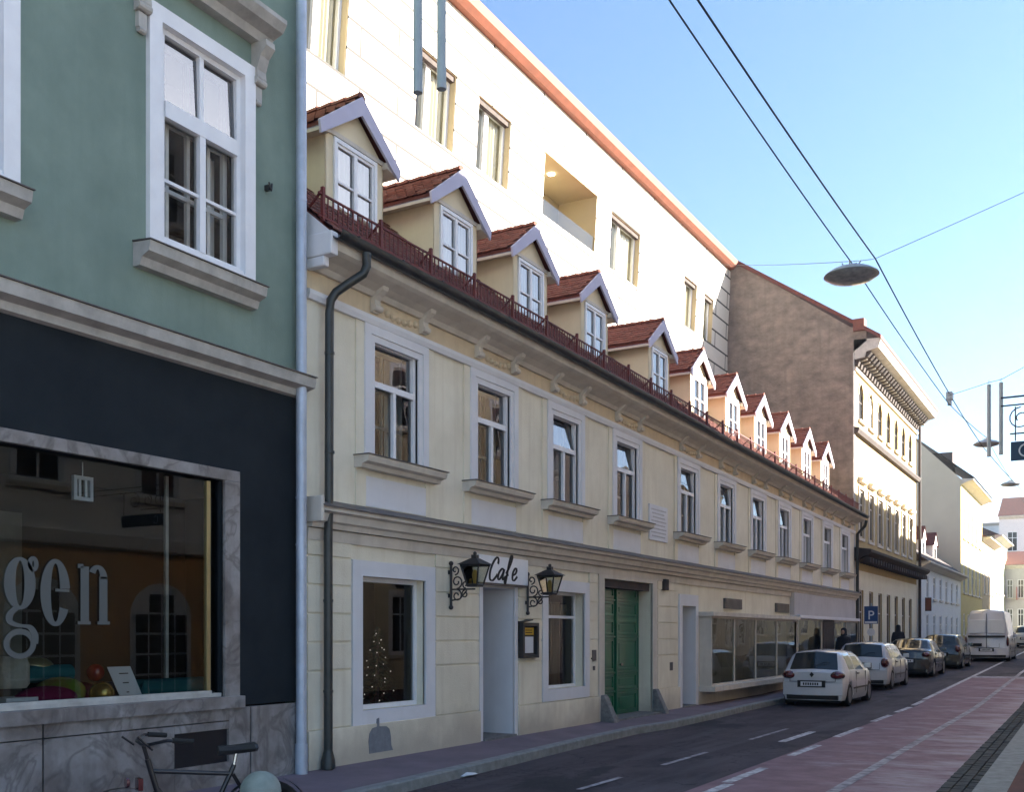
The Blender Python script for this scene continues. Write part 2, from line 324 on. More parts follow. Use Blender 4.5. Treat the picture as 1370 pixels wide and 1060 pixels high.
    def frame(s, x0, x1, a, b, c, d, w, mull=(), trans=(), mw=None, bw=None):  # rectangular frame ring + mullions (y) + transoms (z)
        mw = mw or w; bw = bw or w
        s.box(x0,x1,a,a+w,c,d); s.box(x0,x1,b-w,b,c,d); s.box(x0,x1,a+w,b-w,d-w,d); s.box(x0,x1,a+w,b-w,c,c+bw)
        for (y, z0, z1) in mull: s.box(x0+.004,x1-.004,y-mw/2,y+mw/2,z0,z1)
        for (z, y0, y1) in trans: s.box(x0+.002,x1-.002,y0,y1,z-mw/2,z+mw/2)
        return s
    def mesh(s, name, mat, org=(0,0,0), smooth=False, recalc=True, bevel=0):
        me = bpy.data.meshes.new(name); o = Vector(org)
        me.from_pydata([tuple(Vector(p)-o) for p in s.v], [], s.f)
        bm = bmesh.new(); bm.from_mesh(me)
        if recalc: bmesh.ops.recalc_face_normals(bm, faces=bm.faces)
        if bevel:
            es = [e for e in bm.edges if len(e.link_faces) == 2 and e.calc_face_angle(0) > .6]
            bmesh.ops.bevel(bm, geom=es, offset=bevel, segments=2, affect='EDGES', profile=.6)
        bm.to_mesh(me); bm.free()
        if smooth:
            me.polygons.foreach_set('use_smooth', [True]*len(me.polygons)); me.set_sharp_from_angle(angle=R(38))
        for mm in (mat if isinstance(mat, (list,tuple)) else [mat]): me.materials.append(M[mm])
        return me
    def build(s, name, mat, parent=None, label=None, org=None, **kw):  # geometry given in world coordinates
        pl = WL[parent.name] if parent is not None else Vector((0,0,0))
        if org is None: org = pl if parent is not None else Vector((0,0,0))
        me = s.mesh(name, mat, org, **kw); return link(name, me, parent, org, label)
def link(name, me, parent, wloc, label=None):
    o = bpy.data.objects.new(name, me); COL.objects.link(o); WL[o.name] = Vector(wloc)
    if parent is not None: o.parent = parent; o.location = Vector(wloc) - WL[parent.name]
    else: o.location = wloc
    if label: o['label'] = label
    return o
def lbuild(mb, name, mat, parent, loc=(0,0,0), **kw):      # geometry in parent-local coordinates
    me = mb.mesh(name, mat, **kw); o = bpy.data.objects.new(name, me); COL.objects.link(o); o.parent = parent; o.location = loc; WL[o.name] = Vector(loc)+ (WL[parent.name] if parent.name in WL else Vector())
    return o
def kids(o): return [c for c in bpy.data.objects if c.parent == o]
def copy_tree(o, parent=None):
    c = o.copy(); COL.objects.link(c)
    if parent is not None: c.parent = parent
    for ch in kids(o): copy_tree(ch, c)
    return c
def lin(a, b, n): return [a+(b-a)*i/n for i in range(n+1)]

# ------------------------------------------------------------------ ground
def gz(Y):
    if Y < 28: return 0.
    if Y > 130: return .018*102
    return .018*(Y-28)
YS = [-60,-20,-5,0,4,8,10,12,14,16,18,20,22,24,26,28,30,32,34,36,40,45,50,55,60,70,80,90,100,115,130,200]
def strip(name, mat, xl, xr, ys, dz, label=None, kind='structure', nx=1, dzr=None):
    mb = MB(); P = []; F = []
    for y in ys:
        a, b = (xl(y) if callable(xl) else xl), (xr(y) if callable(xr) else xr)
        for i in range(nx+1):
            t = i/nx; P.append((a+(b-a)*t, y, gz(y)+dz+((dzr if dzr is not None else dz)-dz)*t))
    for k in range(len(ys)-1):
        for i in range(nx): q = k*(nx+1)+i; F.append((q, q+1, q+nx+2, q+nx+1))
    mb.add(P, F); o = mb.build(name, mat, recalc=False); tag(o, kind=kind); return o
def interp(tab):
    def f(y):
        if y <= tab[0][0]: return tab[0][1]
        for (a, b), (c, d) in zip(tab, tab[1:]):
            if y <= c: return b+(d-b)*(y-a)/(c-a)
        return tab[-1][1]
    return f
KX = interp([(7.3,3.8),(8.7,1.42),(9.6,1.38),(12,1.24),(15,1.04),(17.5,.94),(18.8,1.08),(21.5,1.04),(24,.94),(27,.9),(200,.9)])
KYS = sorted(set(YS+[7.3,7.8,8.2,8.7,9.6,11,12,13,15,17,17.5,18.2,18.8,21.5,25,27]))
strip('ground', 'ground', -300, 300, [-300]+YS+[600], -.004)
strip('road', 'asphalt', KX, lambda y: 7.0, KYS, 0.0, nx=6)
strip('bike_lane', 'bikelane', lambda y: 4.14 if y < 30 else 4.0, lambda y: 6.84-.014*y, [y for y in KYS if y < 41]+[41.5], .006)
strip('sidewalk', 'sidewalk', lambda y: -.3, lambda y: KX(y)-.16, KYS, .18, dzr=.125)
def kerb(name, xa, xb, ys, z1, mat='kerb'):
    mb = MB(); P = []; F = []
    for y in ys:
        a, b = xa(y), xb(y); g = gz(y); P += [(a,y,g-.05),(a,y,g+z1),(b-.015*(1 if b>a else -1),y,g+z1),(b,y,g+z1-.015),(b,y,g-.05)]
    for k in range(len(ys)-1):
        for i in range(4): F.append((5*k+i,5*k+i+1,5*k+i+6,5*k+i+5))
    mb.add(P, F); o = mb.build(name, mat); tag(o, kind='structure'); return o
kerb('kerb', lambda y: KX(y)-.17, KX, KYS, .132)
RX = lambda y: 7.22-.013*y
kerb('kerb', lambda y: RX(y)+.34, RX, YS, .12)
strip('sidewalk', 'sidewalk_red', lambda y: RX(y)+.33, lambda y: 10.2, YS, .118, dzr=.16)
# cobbled gutter on the right: individual setts in one sheet
mb = MB()
for k in range(0, 420):
    y = -4+k*.125
    for j in range(3):
        x = RX(y)-.42+j*.135; h = .014+random.random()*.012
        mb.box(x+.006+random.random()*.006, x+.127, y+.006, y+.118, gz(y)-.02, gz(y)+h)
tag(mb.build('gutter_strip', 'cobble'), kind='structure')
def dash(x, y0, y1, w=.11, mat='mark', dz=.011, name='road_marking', x1=None):
    x1 = x if x1 is None else x1
    ys = lin(y0, y1, max(1, int((y1-y0)/3))); f = interp([(y0,x),(y1,x1)])
    return strip(name, mat, lambda y: f(y)-w/2, lambda y: f(y)+w/2, ys, dz)
for (x, a, b) in [(4.44,6.9,9.2),(4.40,10.2,12.1),(4.33,12.2,13.8),(4.26,15.4,17.1),(4.20,18.6,20.7),(4.12,22.3,24.3),(4.08,25.2,27.2),(4.04,27.9,29.6)]:
    dash(x, a, b, .13)
dash(4.0, 30.0, 90, .13, x1=3.8)
dash(5.66, 6, 44, .13, 'mark_faint', x1=5.38); dash(5.36, 44.3, 90, .12, 'mark')
for (a, b) in [(10.8,12.0),(13.4,15.2),(17.4,19.8)]: dash(3.03, a, b, .08, 'mark_faint')
dash(3.6, 17.3, 19.4, .14)
strip('road_marking', 'mark_faint', 4.0, 6.2, [40.9,41.5,42.1], .016)
dash(6.55, 42.3, 90, .1, 'mark_faint', x1=6.0)

# ------------------------------------------------------------------ windows
_wcache = {}
def interior(mb, w, h, x, d=.5):
    a, b, c, e = -w/2, w/2, -h/2, h/2
    mb.quad((x-d,a,c),(x-d,b,c),(x-d,b,e),(x-d,a,e)); mb.quad((x,a,c),(x-d,a,c),(x-d,a,e),(x,a,e)); mb.quad((x,b,c),(x-d,b,c),(x-d,b,e),(x,b,e))
    mb.quad((x,a,e),(x,b,e),(x-d,b,e),(x-d,a,e)); mb.quad((x,a,c),(x,b,c),(x-d,b,c),(x-d,a,c)); return mb
# window on a generic facade (T maps (outward, along, up) -> world)
def gwin(parent, T, x, yc, zc, w, h, style='cross', fmat='white_paint', rec=.1, sill=None, surround=None, key='', glassm='dark_window'):
    k = (key, w, h, style, fmat, rec, sill, surround, glassm)
    o = Vector(T(0,0,0)); TT = lambda a, b, c: tuple(Vector(T(a,b,c))-o)
    if k not in _wcache:
        f = MB(TT); fw = .06
        a, b, c, d = -w/2, w/2, -h/2, h/2
        mu = []; tr = []
        if style == 'cross': mu = [(0, c+fw, d-fw)]; tr = [(h*.18, a+fw, b-fw)]
        elif style == 'two': mu = [(0, c+fw, d-fw)]
        elif style == 'six': mu = [(0, c+fw, d-fw)]; tr = [(h/6, a+fw, b-fw), (-h/6, a+fw, b-fw)]
        f.frame(-rec-.06, -rec, a, b, c, d, fw, mu, tr, .05)
        if surround: f.frame(-.02, surround, a-.14, b+.14, c-.02, d+.14, .139)
        p = MB(TT); p.quad((-rec-.03,a,c),(-rec-.03,b,c),(-rec-.03,b,d),(-rec-.03,a,d))
        s_ = None
        if sill:
            s_ = MB(TT); s_.box(-.02, sill, a-.2, b+.2, c-.1, c-.001)
        _wcache[k] = (f.mesh('window', fmat), p.mesh('pane', glassm, recalc=False), s_.mesh('sill', 'cornice') if s_ else None)
    fm, pm, sm = _wcache[k]; loc = Vector(T(x, yc, zc))
    win = link('window', fm, parent, loc); link('pane', pm, win, loc)
    if sm: link('sill', sm, win, loc)
    return win
TL = ID
def TRX(x0): return lambda x, y, z: (x0-x, y, z)
def TE(y0): return lambda x, y, z: (y, y0-x, z)          # facade facing -Y
def shell(mb, x, y0, y1, z0, z1, depth):    # sides, back and flat top behind a facade
    mb.quad((x,y0,z0),(x-depth,y0,z0),(x-depth,y0,z1),(x,y0,z1)); mb.quad((x,y1,z0),(x,y1,z1),(x-depth,y1,z1),(x-depth,y1,z0))
    mb.quad((x-depth,y0,z0),(x-depth,y1,z0),(x-depth,y1,z1),(x-depth,y0,z1)); mb.quad((x,y0,z1),(x-depth,y0,z1),(x-depth,y1,z1),(x,y1,z1))

# ================================================================== CREAM BUILDING
Y0, Y1 = 9.56, 40.42
def zw(q):
    x, y, z = q
    if z < 3.3 or y < 14: return q
    return (x, y, z-.0115*(y-14)*(z-3.3)/3.3)
WY = [11.38,13.94,16.41,19.10,22.58,25.30,28.02,30.66,33.34,36.10,38.80]
cb = empty('cream_building', (0, Y0, .1), 'long low cream house with eleven red roofed dormers, a cafe and a green double door', 'building')
YW = lin(Y0, Y1, 24)
holes = [(y-.50, y+.50, 4.10, 5.68, .13) for y in WY]
gh = [(10.62,12.05,.82,2.56,.2), (13.60,14.58,.165,2.55,1.25), (15.72,17.16,.86,2.56,.24), (18.00,20.42,.10,2.88,.34), (22.16,23.02,.165,2.46,1.0)]
mb = MB(warp=zw)
for (a, b) in [(Y0,17.5),(17.5,24),(24,32),(32,Y1)]:
    hh = [h for h in holes+gh if a < h[0] < b]
    mb.holes(0, a, b, .0, 6.3, hh)
mb.quad((0,Y0,0),(-9,Y0,0),(-9,Y0,6.3),(0,Y0,6.3)); mb.quad((0,Y1,0),(-9,Y1,0),(-9,Y1,6.3),(0,Y1,6.3)); mb.quad((-9,Y0,0),(-9,Y1,0),(-9,Y1,10),(-9,Y0,10))
mb.build('wall', 'cream', cb)
MB().add([(.39,Y0-.012,6.3),(-5,Y0-.012,6.3),(-5,Y0-.012,11.1),(.39,Y0-.012,6.57)],[(0,1,2,3)]).build('eave_infill','trim',cb)
# rusticated blocks of the ground floor
mb = MB(); rows = [.64,1.36,1.71,2.06,2.41,2.76,3.0]
def blocks(a, b, top=3.0):
    for z0, z1 in zip(rows, rows[1:]):
        if z1 <= top+.01: mb.box(-.02, .024, a, b, z0+.015, z1-.015)
    if top < 3: pass
for (a, b) in [(Y0+.02,10.40),(12.31,13.48),(14.72,15.50),(17.36,17.72),(20.72,21.9)]:
    mb = MB(); mb.box(-.03,.003,a+.01,b-.01,.65,3.0); blocks(a, b); mb.build('rustication', 'cream', cb, bevel=.004)
for (a, b) in [(Y0+.01,13.5),(14.68,17.74),(20.71,22.0)]: MB().box(-.03, .045, a, b, .1, .64).build('plinth', 'cream', cb, bevel=.008)
MB().box(-.03,.03,23.2,31.4,.1,.5).build('plinth', 'cream', cb, bevel=.008)
# string course above the ground floor
prof = [(-.02,3.10),(.10,3.10),(.12,3.16),(.17,3.18),(.19,3.27),(.26,3.29),(.26,3.34),(.05,3.44),(-.02,3.44)]
MB().sweepy(prof, YW).build('string_course', 'cornice', cb, smooth=False)
MB().sweepy([(.05,3.445),(.285,3.347),(.285,3.335),(.29,3.335),(.29,3.352),(.05,3.452)], YW).build('ledge_flashing', 'sheet', cb)
MB().sweepy([(-.02,2.95),(.035,2.95),(.05,3.09),(-.02,3.09)], YW).build('moulding', 'cornice', cb)
# upper wall dressings
mb = MB(warp=zw); mb.sweepy([(-.02,5.84),(.05,5.84),(.07,5.9),(.07,5.95),(-.02,5.97)], YW); mb.build('moulding', 'trim', cb)
mb = MB(warp=zw); mb.sweepy([(-.02,5.975),(.012,5.975),(.012,6.25),(-.02,6.25)], YW); mb.build('frieze', 'cream_dark', cb)
mb = MB(warp=zw); mb.sweepy([(-.02,6.2),(.06,6.2),(.10,6.26),(.20,6.31),(.34,6.35),(.40,6.38),(.42,6.50),(-.02,6.55)], YW); mb.build('cornice', 'cornice', cb)
for y in WY:
    for s_ in (-1, 1): MB(warp=zw).box(-.02, .022, y+s_*.78-.10, y+s_*.78+.10, 3.46, 5.84).build('pilaster', 'cream', cb)
# consoles (pair per window) and garland panel
c_me = None
for i, y in enumerate(WY):
    for s_ in (-.52, .58):
        yy = y+s_
        if c_me is None:
            m_ = MB(); poly = [(.0,-.18),(.05,-.19),(.085,-.10),(.08,-.03),(.12,.02),(.20,.08),(.22,.13),(0,.14)]
            m_.prism([(p[0],-.06,p[1]) for p in poly], (0,.12,0)); m_.lathe([(.045,-.08),(.045,.08)], (.07,0,-.13), 10, 'y')
            c_me = m_.mesh('console', 'cornice')
        link('console', c_me, cb, zw((.01, yy, 6.19)))
    mb = MB(warp=zw)
    for q in range(7): mb.ball((.02, y-.36+q*.13, 6.10-.05*math.sin(math.pi*q/6)), .048, 8)
    mb.build('garland', 'cream_dark', cb, smooth=True)
# upper windows
def upper_window(i, y):
    p = zw((0, y, 4.89)); sc_ = 1-(.0115*max(0, y-14)/3.3)
    L0 = Vector(p)
    if i == 0 or 'uw' not in _wcache:
        f = MB()
        f.frame(-.02, .045, -.72, .72, -.80, .96, .13, bw=.02)     # broad flat surround
        f.frame(-.03, .028, -.60, .60, -.80, .84, .10, bw=.03)
        cf = MB(); cf.frame(-.10, -.03, -.50, .50, -.79, .79, .06, [(0,-.73,.16)], [(.21,-.44,.44)], .055); cf.box(-.05,-.015,-.44,.44,.17,.25); cf.box(-.088,-.02,-.03,.03,-.73,.17)
        inf = MB(); inf.frame(-.27,-.23,-.46,.46,-.75,.75,.06,[(0,-.69,.69)],[(.21,-.40,.40),(-.28,-.40,.40)],.04)
        p1 = MB().quad((0,-.46,-.75),(0,.46,-.75),(0,.46,.19),(0,-.46,.19))
        p2 = MB().quad((0,-.46,-.275),(0,.46,-.275),(0,.46,.275),(0,-.46,.275))
        s_ = MB(); s_.sweepy([(-.02,-.95),(.12,-.95),(.14,-.90),(.22,-.88),(.24,-.83),(.24,-.80),(-.02,-.79)], [-.90,.90])
        sm = MB().box(-.02,.262,-.92,.92,-.797,-.785)
        pn = MB().box(-.02,.02,-.78,.78,-1.42,-1.03)
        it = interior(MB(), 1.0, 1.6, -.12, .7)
        cu = MB()
        for (a, b) in ((-.5,-.30),(.16,.5)):
            n = 8; P = [(-.34+.02*math.cos(k*2.2), a+(b-a)*k/n, z) for z in (-.8,.8) for k in range(n+1)]
            cu.add(P, [(k,k+1,k+n+2,k+n+1) for k in range(n)])
        _wcache['uw'] = dict(window=f.mesh('window','trim',bevel=0), pane=p1.mesh('pane','glass',recalc=False), pane2=p2.mesh('pane','glass_up',recalc=False),
            sill=s_.mesh('sill','cornice'), flashing=sm.mesh('flashing','sheet'), casement=cf.mesh('casement','white_paint'), inner_frame=inf.mesh('inner_frame','white_paint'), apron=pn.mesh('apron','trim'), interior=it.mesh('interior','dark_in'), curtain=cu.mesh('curtain','curtain'))
    W = _wcache['uw']
    win = link('window', W['window'], cb, L0)
    link('pane', W['pane'], win, L0+Vector((-.068,0,0)))
    u = link('pane', W['pane2'], win, L0+Vector((-.082,0,.485)))
    tl_ = {2:-9, 3:-7.5, 4:-6.5, 5:-6, 6:-5.5, 7:-5.5}.get(i)
    if tl_: u.rotation_euler = (0, R(tl_), 0)
    for n_ in ('casement','inner_frame','sill','flashing','apron','interior','curtain'):
        if n_ == 'curtain' and i in (3,7): continue
        q = link(n_, W[n_], win, L0)
        if n_ == 'curtain' and i % 3 == 1: q.scale.y = -1; q.scale.z = .9
    win.scale.z = sc_
for i, y in enumerate(WY): upper_window(i, y)
# white casement frames sit inside the surrounds
# ---- ground floor openings
def flat_surround(parent, a, b, c, d, ia, ib, ic, id_, x1=.035, mat='trim', name='surround'):
    m_ = MB(); m_.box(-.02,x1,a,ia,c,d); m_.box(-.02,x1,ib,b,c,d); m_.box(-.02,x1,ia,ib,id_,d)
    if ic > c: m_.box(-.02,x1+.001,ia,ib,c,ic)
    return m_.build(name, mat, parent)
sw = MB().frame(-.19,-.13,10.62,12.05,.82,2.56,.06); swo = sw.build('shop_window', 'white_paint', cb, org=(0,11.3,1.7), label='left cafe window behind which a lit fir tree stands')
WL[swo.name] = Vector((0,11.3,1.7))
MB().quad((-.16,10.62,.82),(-.16,12.05,.82),(-.16,12.05,2.56),(-.16,10.62,2.56)).build('pane','glass_shop',swo,recalc=False)
flat_surround(swo, 10.42,12.28,.64,2.76,10.62,12.05,.82,2.56)
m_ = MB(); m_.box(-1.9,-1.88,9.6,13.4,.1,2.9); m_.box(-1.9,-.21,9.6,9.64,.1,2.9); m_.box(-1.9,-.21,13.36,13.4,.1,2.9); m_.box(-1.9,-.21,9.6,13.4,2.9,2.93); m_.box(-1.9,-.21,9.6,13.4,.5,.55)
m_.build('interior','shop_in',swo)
sw = MB().frame(-.23,-.17,15.72,17.16,.86,2.56,.05,trans=[(2.12,15.77,17.11)]); swo = sw.build('shop_window', 'white_paint', cb, org=(0,16.4,1.7), label='right cafe window with a pale net pelmet and curtain')
MB().quad((-.2,15.72,.86),(-.2,17.16,.86),(-.2,17.16,2.56),(-.2,15.72,2.56)).build('pane','glass_shop',swo,recalc=False)
flat_surround(swo, 15.52,17.34,.66,2.76,15.72,17.16,.86,2.56)
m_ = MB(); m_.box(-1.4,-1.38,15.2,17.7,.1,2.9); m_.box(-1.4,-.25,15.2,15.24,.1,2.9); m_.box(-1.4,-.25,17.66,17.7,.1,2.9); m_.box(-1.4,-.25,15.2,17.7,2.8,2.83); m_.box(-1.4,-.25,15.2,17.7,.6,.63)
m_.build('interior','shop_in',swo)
m_ = MB(); n = 40; P = [(-.36+.012*math.cos(k*1.9), 15.75+1.4*k/n, z) for z in (2.10,2.36) for k in range(n+1)]; m_.add(P, [(k,k+1,k+n+2,k+n+1) for k in range(n)])
P = [(-.45+.03*math.cos(k*1.7), 16.62+.45*k/20, z) for z in (.86,2.4) for k in range(21)]; m_.add(P, [(k,k+1,k+22,k+21) for k in range(20)]); m_.build('curtain','curtain_beige',swo)
# cafe doorway niche
m_ = MB(); m_.box(-.02,.02,13.50,13.60,.17,2.56); m_.box(-.02,.02,14.58,14.68,.17,2.56); m_.box(-.02,.02,13.5,14.68,2.56,2.60); m_.build('door_surround','trim',cb)
m_ = MB(); m_.box(-1.24,-.006,14.565,14.577,.17,2.55); m_.box(-1.24,-.006,13.603,13.612,.17,2.55); m_.box(-1.24,-.006,13.61,14.56,2.538,2.548); m_.build('door_lining','trim',cb)
d_ = MB().frame(-1.24,-1.18,13.61,14.56,.17,2.53,.09,trans=[(1.1,13.7,14.47)]).build('door','brown_stone',cb)
MB().box(-1.215,-1.205,13.7,14.47,.25,2.45).build('pane','dark_window',d_)
m_ = MB(); m_.box(-1.2,.06,13.6,14.58,.12,.20); m_.build('doorstep','granite',cb)
# green double door
dg = MB(); dg.frame(-.36,-.29,18.0,20.42,.10,2.88,.05); x = -.33
dg.box(-.345,-.305,18.05,20.37,.1,2.84)
door = dg.build('door','door_green',cb, label='tall green panelled double door with a dark lintel')
dg = MB()
for k, (a, b) in enumerate(((18.07,19.19),(19.23,20.35))):
    for (z0, z1) in ((.22,.62),(.70,1.0),(1.08,1.72),(1.80,2.1),(2.18,2.46),(2.54,2.76)):
        dg.frame(-.31,-.275,a+.07,b-.07,z0,z1,.045); dg.box(-.31,-.288,a+.17,b-.17,z0+.09,z1-.09)
    for z in (.66,1.04,1.76,2.50): dg.box(-.31,-.262,a+.03,b-.03,z-.018,z+.018)
dg.build('door_panel','door_green',door,bevel=.006)
MB().box(-.31,-.24,19.17,19.25,.14,2.8).build('cover_strip','door_green',door,bevel=.01)
MB().lathe([(.012,-.26),(.03,-.22),(.03,-.21)],(0,19.36,1.2),12,'x').build('handle','chrome',door)
MB().box(-.3,-.05,18.01,20.41,2.72,2.87).build('lintel','roof_dark',cb)
flat_surround(cb, 17.76,20.66,.14,3.0,18.0,20.42,.14,2.88, name='door_surround', mat='cornice')
m_ = MB(); m_.box(-.3,.25,18.0,20.42,.10,.187); m_.build('doorstep','granite',cb)
# second doorway
flat_surround(cb, 21.98,23.20,.17,2.72,22.16,23.02,.17,2.46, name='door_surround')
m_ = MB(); m_.box(-.99,-.006,23.005,23.017,.17,2.45); m_.box(-.99,-.006,22.163,22.17,.17,2.45); m_.build('door_lining','trim',cb)
MB().box(-.98,-.92,22.17,23.0,.17,2.46).build('door','grey_wall',cb); MB().box(-.97,.05,22.16,23.02,.12,.19).build('doorstep','granite',cb)
# shopfront projecting from the wall
sf = empty('shopfront', (0,31.5,0)); sf.parent = cb; sf.location = Vector((0,31.5,0))-WL[cb.name]
def vglass(a, b, z0, z1, x=.27, mu=()):
    m_ = MB(); m_.frame(x-.05,x,a,b,z0,z1,.05,[(q,z0+.05,z1-.05) for q in mu],(),.05); m_.box(-.02,x-.001,a-.003,a+.05,z0,z1+.003); m_.box(-.02,x-.001,b-.05,b+.003,z0,z1+.003)
    f = m_.build('window_frame','sheet' if False else 'cornice',cb)
    g = MB(); g.quad((x-.03,a,z0),(x-.03,b,z0),(x-.03,b,z1),(x-.03,a,z1)); g.quad((.0,a+.02,z0),(x-.03,a+.02,z0),(x-.03,a+.02,z1),(0,a+.02,z1)); g.build('pane','glass',f,recalc=False)
    return f
f1 = vglass(23.35,31.0,.60,2.24,.30,(25.1,26.9,28.9))
MB().box(-.02,.42,23.25,31.1,.47,.60).build('sill','cornice',f1,bevel=.01)
MB().box(-.02,.38,23.25,31.1,2.242,2.34).build('head','cornice',f1)
f2 = vglass(31.35,39.9,.30,2.30,.24,(34.4,36.0,38.0))
MB().box(-.02,.32,31.32,39.95,2.302,2.40).build('head','trim',f2)
MB().box(-.02,.14,31.32,40.0,2.402,3.085).build('fascia_panel','grey_wall',cb)
MB().box(.215,.26,34.5,36.0,.31,2.29).build('door','brown_stone',f2)
for (a, z) in ((25.1,2.46),(29.7,2.46)):
    m_ = MB(); m_.box(-.02,.06,a,a+1.35,z,z+.26)
    for q in range(6): m_.box(.055,.075,a+.04,a+1.31,z+.02+q*.04,z+.035+q*.04)
    m_.build('ventilation_grille','sheet',cb)
it = MB(); it.box(-1.4,-1.35,23.3,39.9,.3,2.9); it.box(-1.35,-.02,23.32,23.36,.3,2.3)
it.box(-.05,-.01,25.9,26.3,.6,2.24)
it.build('interior','shop_light',f1)
cu = MB(); n = 160; P = [(-.25+.04*math.cos(k*1.3), 31.5+8.2*k/n, z) for z in (.32,2.28) for k in range(n+1)]; cu.add(P, [(k,k+1,k+n+2,k+n+1) for k in range(n)]); cu.build('curtain','curtain_beige',f2)
bpy.data.objects.remove(sf)
m_ = MB()
for (y, z, w_, h_) in ((23.9,1.3,.5,1.1),(25.6,1.0,.7,.5),(27.4,1.4,.5,1.3),(29.0,1.0,.6,.7),(30.0,1.2,.5,1.0)):
    m_.box(-.55,-.5,y,y+w_,z-h_/2,z+h_/2)
m_.build('display_board','white_wall',f1)
# cement patch, small plates, intercom
def poly_x(mb, pts, x0, x1): mb.prism([(x0,y,z) for y, z in pts], (x1-x0,0,0))
m_ = MB(); poly_x(m_, [(10.74,.26),(10.72,.42),(10.74,.52),(10.80,.585),(10.90,.60),(10.905,.70),(10.945,.71),(10.95,.60),(11.10,.59),(11.17,.55),(11.20,.45),(11.21,.33),(11.25,.26)], .0, .050)
m_.build('cement_patch','patch',cb)
m_ = MB(); m_.box(-.02,.04,17.46,17.62,1.32,1.52); m_.box(-.02,.035,17.5,17.58,1.14,1.22); m_.build('intercom','sheet',cb)
m_ = MB(); m_.box(-.02,.10,20.96,21.16,2.76,3.0); m_.build('meter_box','brown_stone',cb)
m_ = MB(); m_.box(-.02,.03,21.4,21.58,1.02,1.2); m_.build('bell_plate','sheet',cb)
# guard stones by the green door
for (y, lab, w_) in ((17.92,'grey granite guard stone at the left jamb of the green door',.22),(20.50,'grey granite guard stone at the right jamb of the green door',.22)):
    m_ = MB(); m_.add([(.02,y-w_/2,.14),(.34,y-w_/2,.14),(.34,y+w_/2,.14),(.02,y+w_/2,.14),(.02,y-w_/2*.8,.66),(.10,y-w_/2*.8,.66),(.10,y+w_/2*.8,.66),(.02,y+w_/2*.8,.66)],
          [(0,3,2,1),(4,5,6,7),(0,1,5,4),(1,2,6,5),(2,3,7,6),(3,0,4,7)]); o = m_.build('guard_stone','granite',org=(0,y,.14),bevel=.02); tag(o, lab, 'guard stone', 'guard stones beside the green door')
# marble plaque
pl = MB().box(-.01,.03,20.24,21.26,3.80,4.55).build('wall_plaque','trim',org=(0,20.75,4.1)); tag(pl, 'pale stone memorial plaque of incised lines between two upper windows', 'plaque')
m_ = MB()
for k in range(8):
    a = 20.34+.04*((k*7)%3); 
    y = a
    while y < 21.14-.05*((k*5)%3):
        l = .03+.07*random.random(); m_.box(.025,.034,y,y+l,4.44-k*.08,4.465-k*.08); y += l+.025
m_.build('inscription','grey_wall',pl)
# gutter, downpipe
m_ = MB(warp=zw); g = [(.40+.085*(1-math.cos(t)), 6.56-.10*math.sin(t)) for t in lin(0, math.pi, 8)] + [(.565,6.56),(.555,6.56)] + [(.4075+.0775*(1-math.cos(t)), 6.56-.088*math.sin(t)) for t in lin(math.pi, 0, 8)]
m_.sweepy(g, YW); m_.sweepy([(.39,6.57),(.405,6.57),(.405,6.48),(.39,6.48)], YW)
for k in range(34): 
    y = Y0+.3+k*.9
    if y < Y1: m_.sweepy([(.395,6.575),(.58,6.575),(.58,6.565),(.395,6.56)], [y,y+.03])
gt = m_.build('gutter','gutter',cb,smooth=True)
m_ = MB(); m_.tube([(.5,10.10,6.46),(.5,10.10,6.30),(.47,10.07,6.2),(.34,9.96,6.08),(.22,9.86,5.96),(.17,9.82,5.86),(.16,9.81,5.7),(.15,9.81,3.3),(.14,9.81,2.98),(.14,9.81,.16)], .055, 12)
for z in (5.2,4.0,2.2,1.1): m_.lathe([(.062,0),(.062,.03)],(.16 if z>3.3 else .14,9.81,z),12)
m_.lathe([(.055,0),(.085,-.12),(.09,-.22)],(.14,9.81,.40),12)
m_.build('downpipe','pipe_dark',cb,smooth=True)
m_ = MB(); m_.tube([(.45,Y1+.02,6.1),(.4,Y1+.02,5.9),(.12,Y1+.02,5.6),(.12,Y1+.02,.6)], .06, 10); m_.build('downpipe','pipe_dark',cb,smooth=True)
m_ = MB(); m_.box(.0,.42,Y0-.03,Y0+.10,6.30,6.575); m_.box(0,.30,Y0-.02,Y0+.08,6.18,6.30); m_.build('cornice_end','trim',cb,bevel=.02)
m_ = MB(); m_.box(-.02,.275,Y0-.03,Y0+.03,3.15,3.46); m_.build('cornice_end','cornice',cb,bevel=.02)
# main roof with real tiles near the eaves
PIT = math.atan(.86); RX0, RZ0 = .40, 6.60
def roofz(x): return RZ0+(RX0-x)*.86
m_ = MB(warp=zw); 
m_.sweepy([(RX0,RZ0-.04),(-4.9,roofz(-4.9)-.04),(-4.9,roofz(-4.9)-.2),(RX0,RZ0-.2)], YW)
m_.build('roof','tile_dark',cb)
m_ = MB(warp=zw)
for r_ in range(13):
    xa = RX0-.16*r_
    for k in range(int((Y1-Y0)/.19)):
        y = Y0+.02+k*.19+(.095 if r_%2 else 0); dz = random.uniform(0,.012)
        x1_ = xa-.21; z0_, z1_ = roofz(xa)+.025+dz, roofz(x1_)-.005+dz*.3
        m_.add([(xa,y+.005,z0_),(xa,y+.183,z0_),(x1_,y+.183,z1_),(x1_,y+.005,z1_),(xa,y+.005,z0_-.02),(xa,y+.183,z0_-.02)], [(0,1,2,3),(4,5,1,0)])
m_.build('roof_tiles','tile',cb,recalc=False)
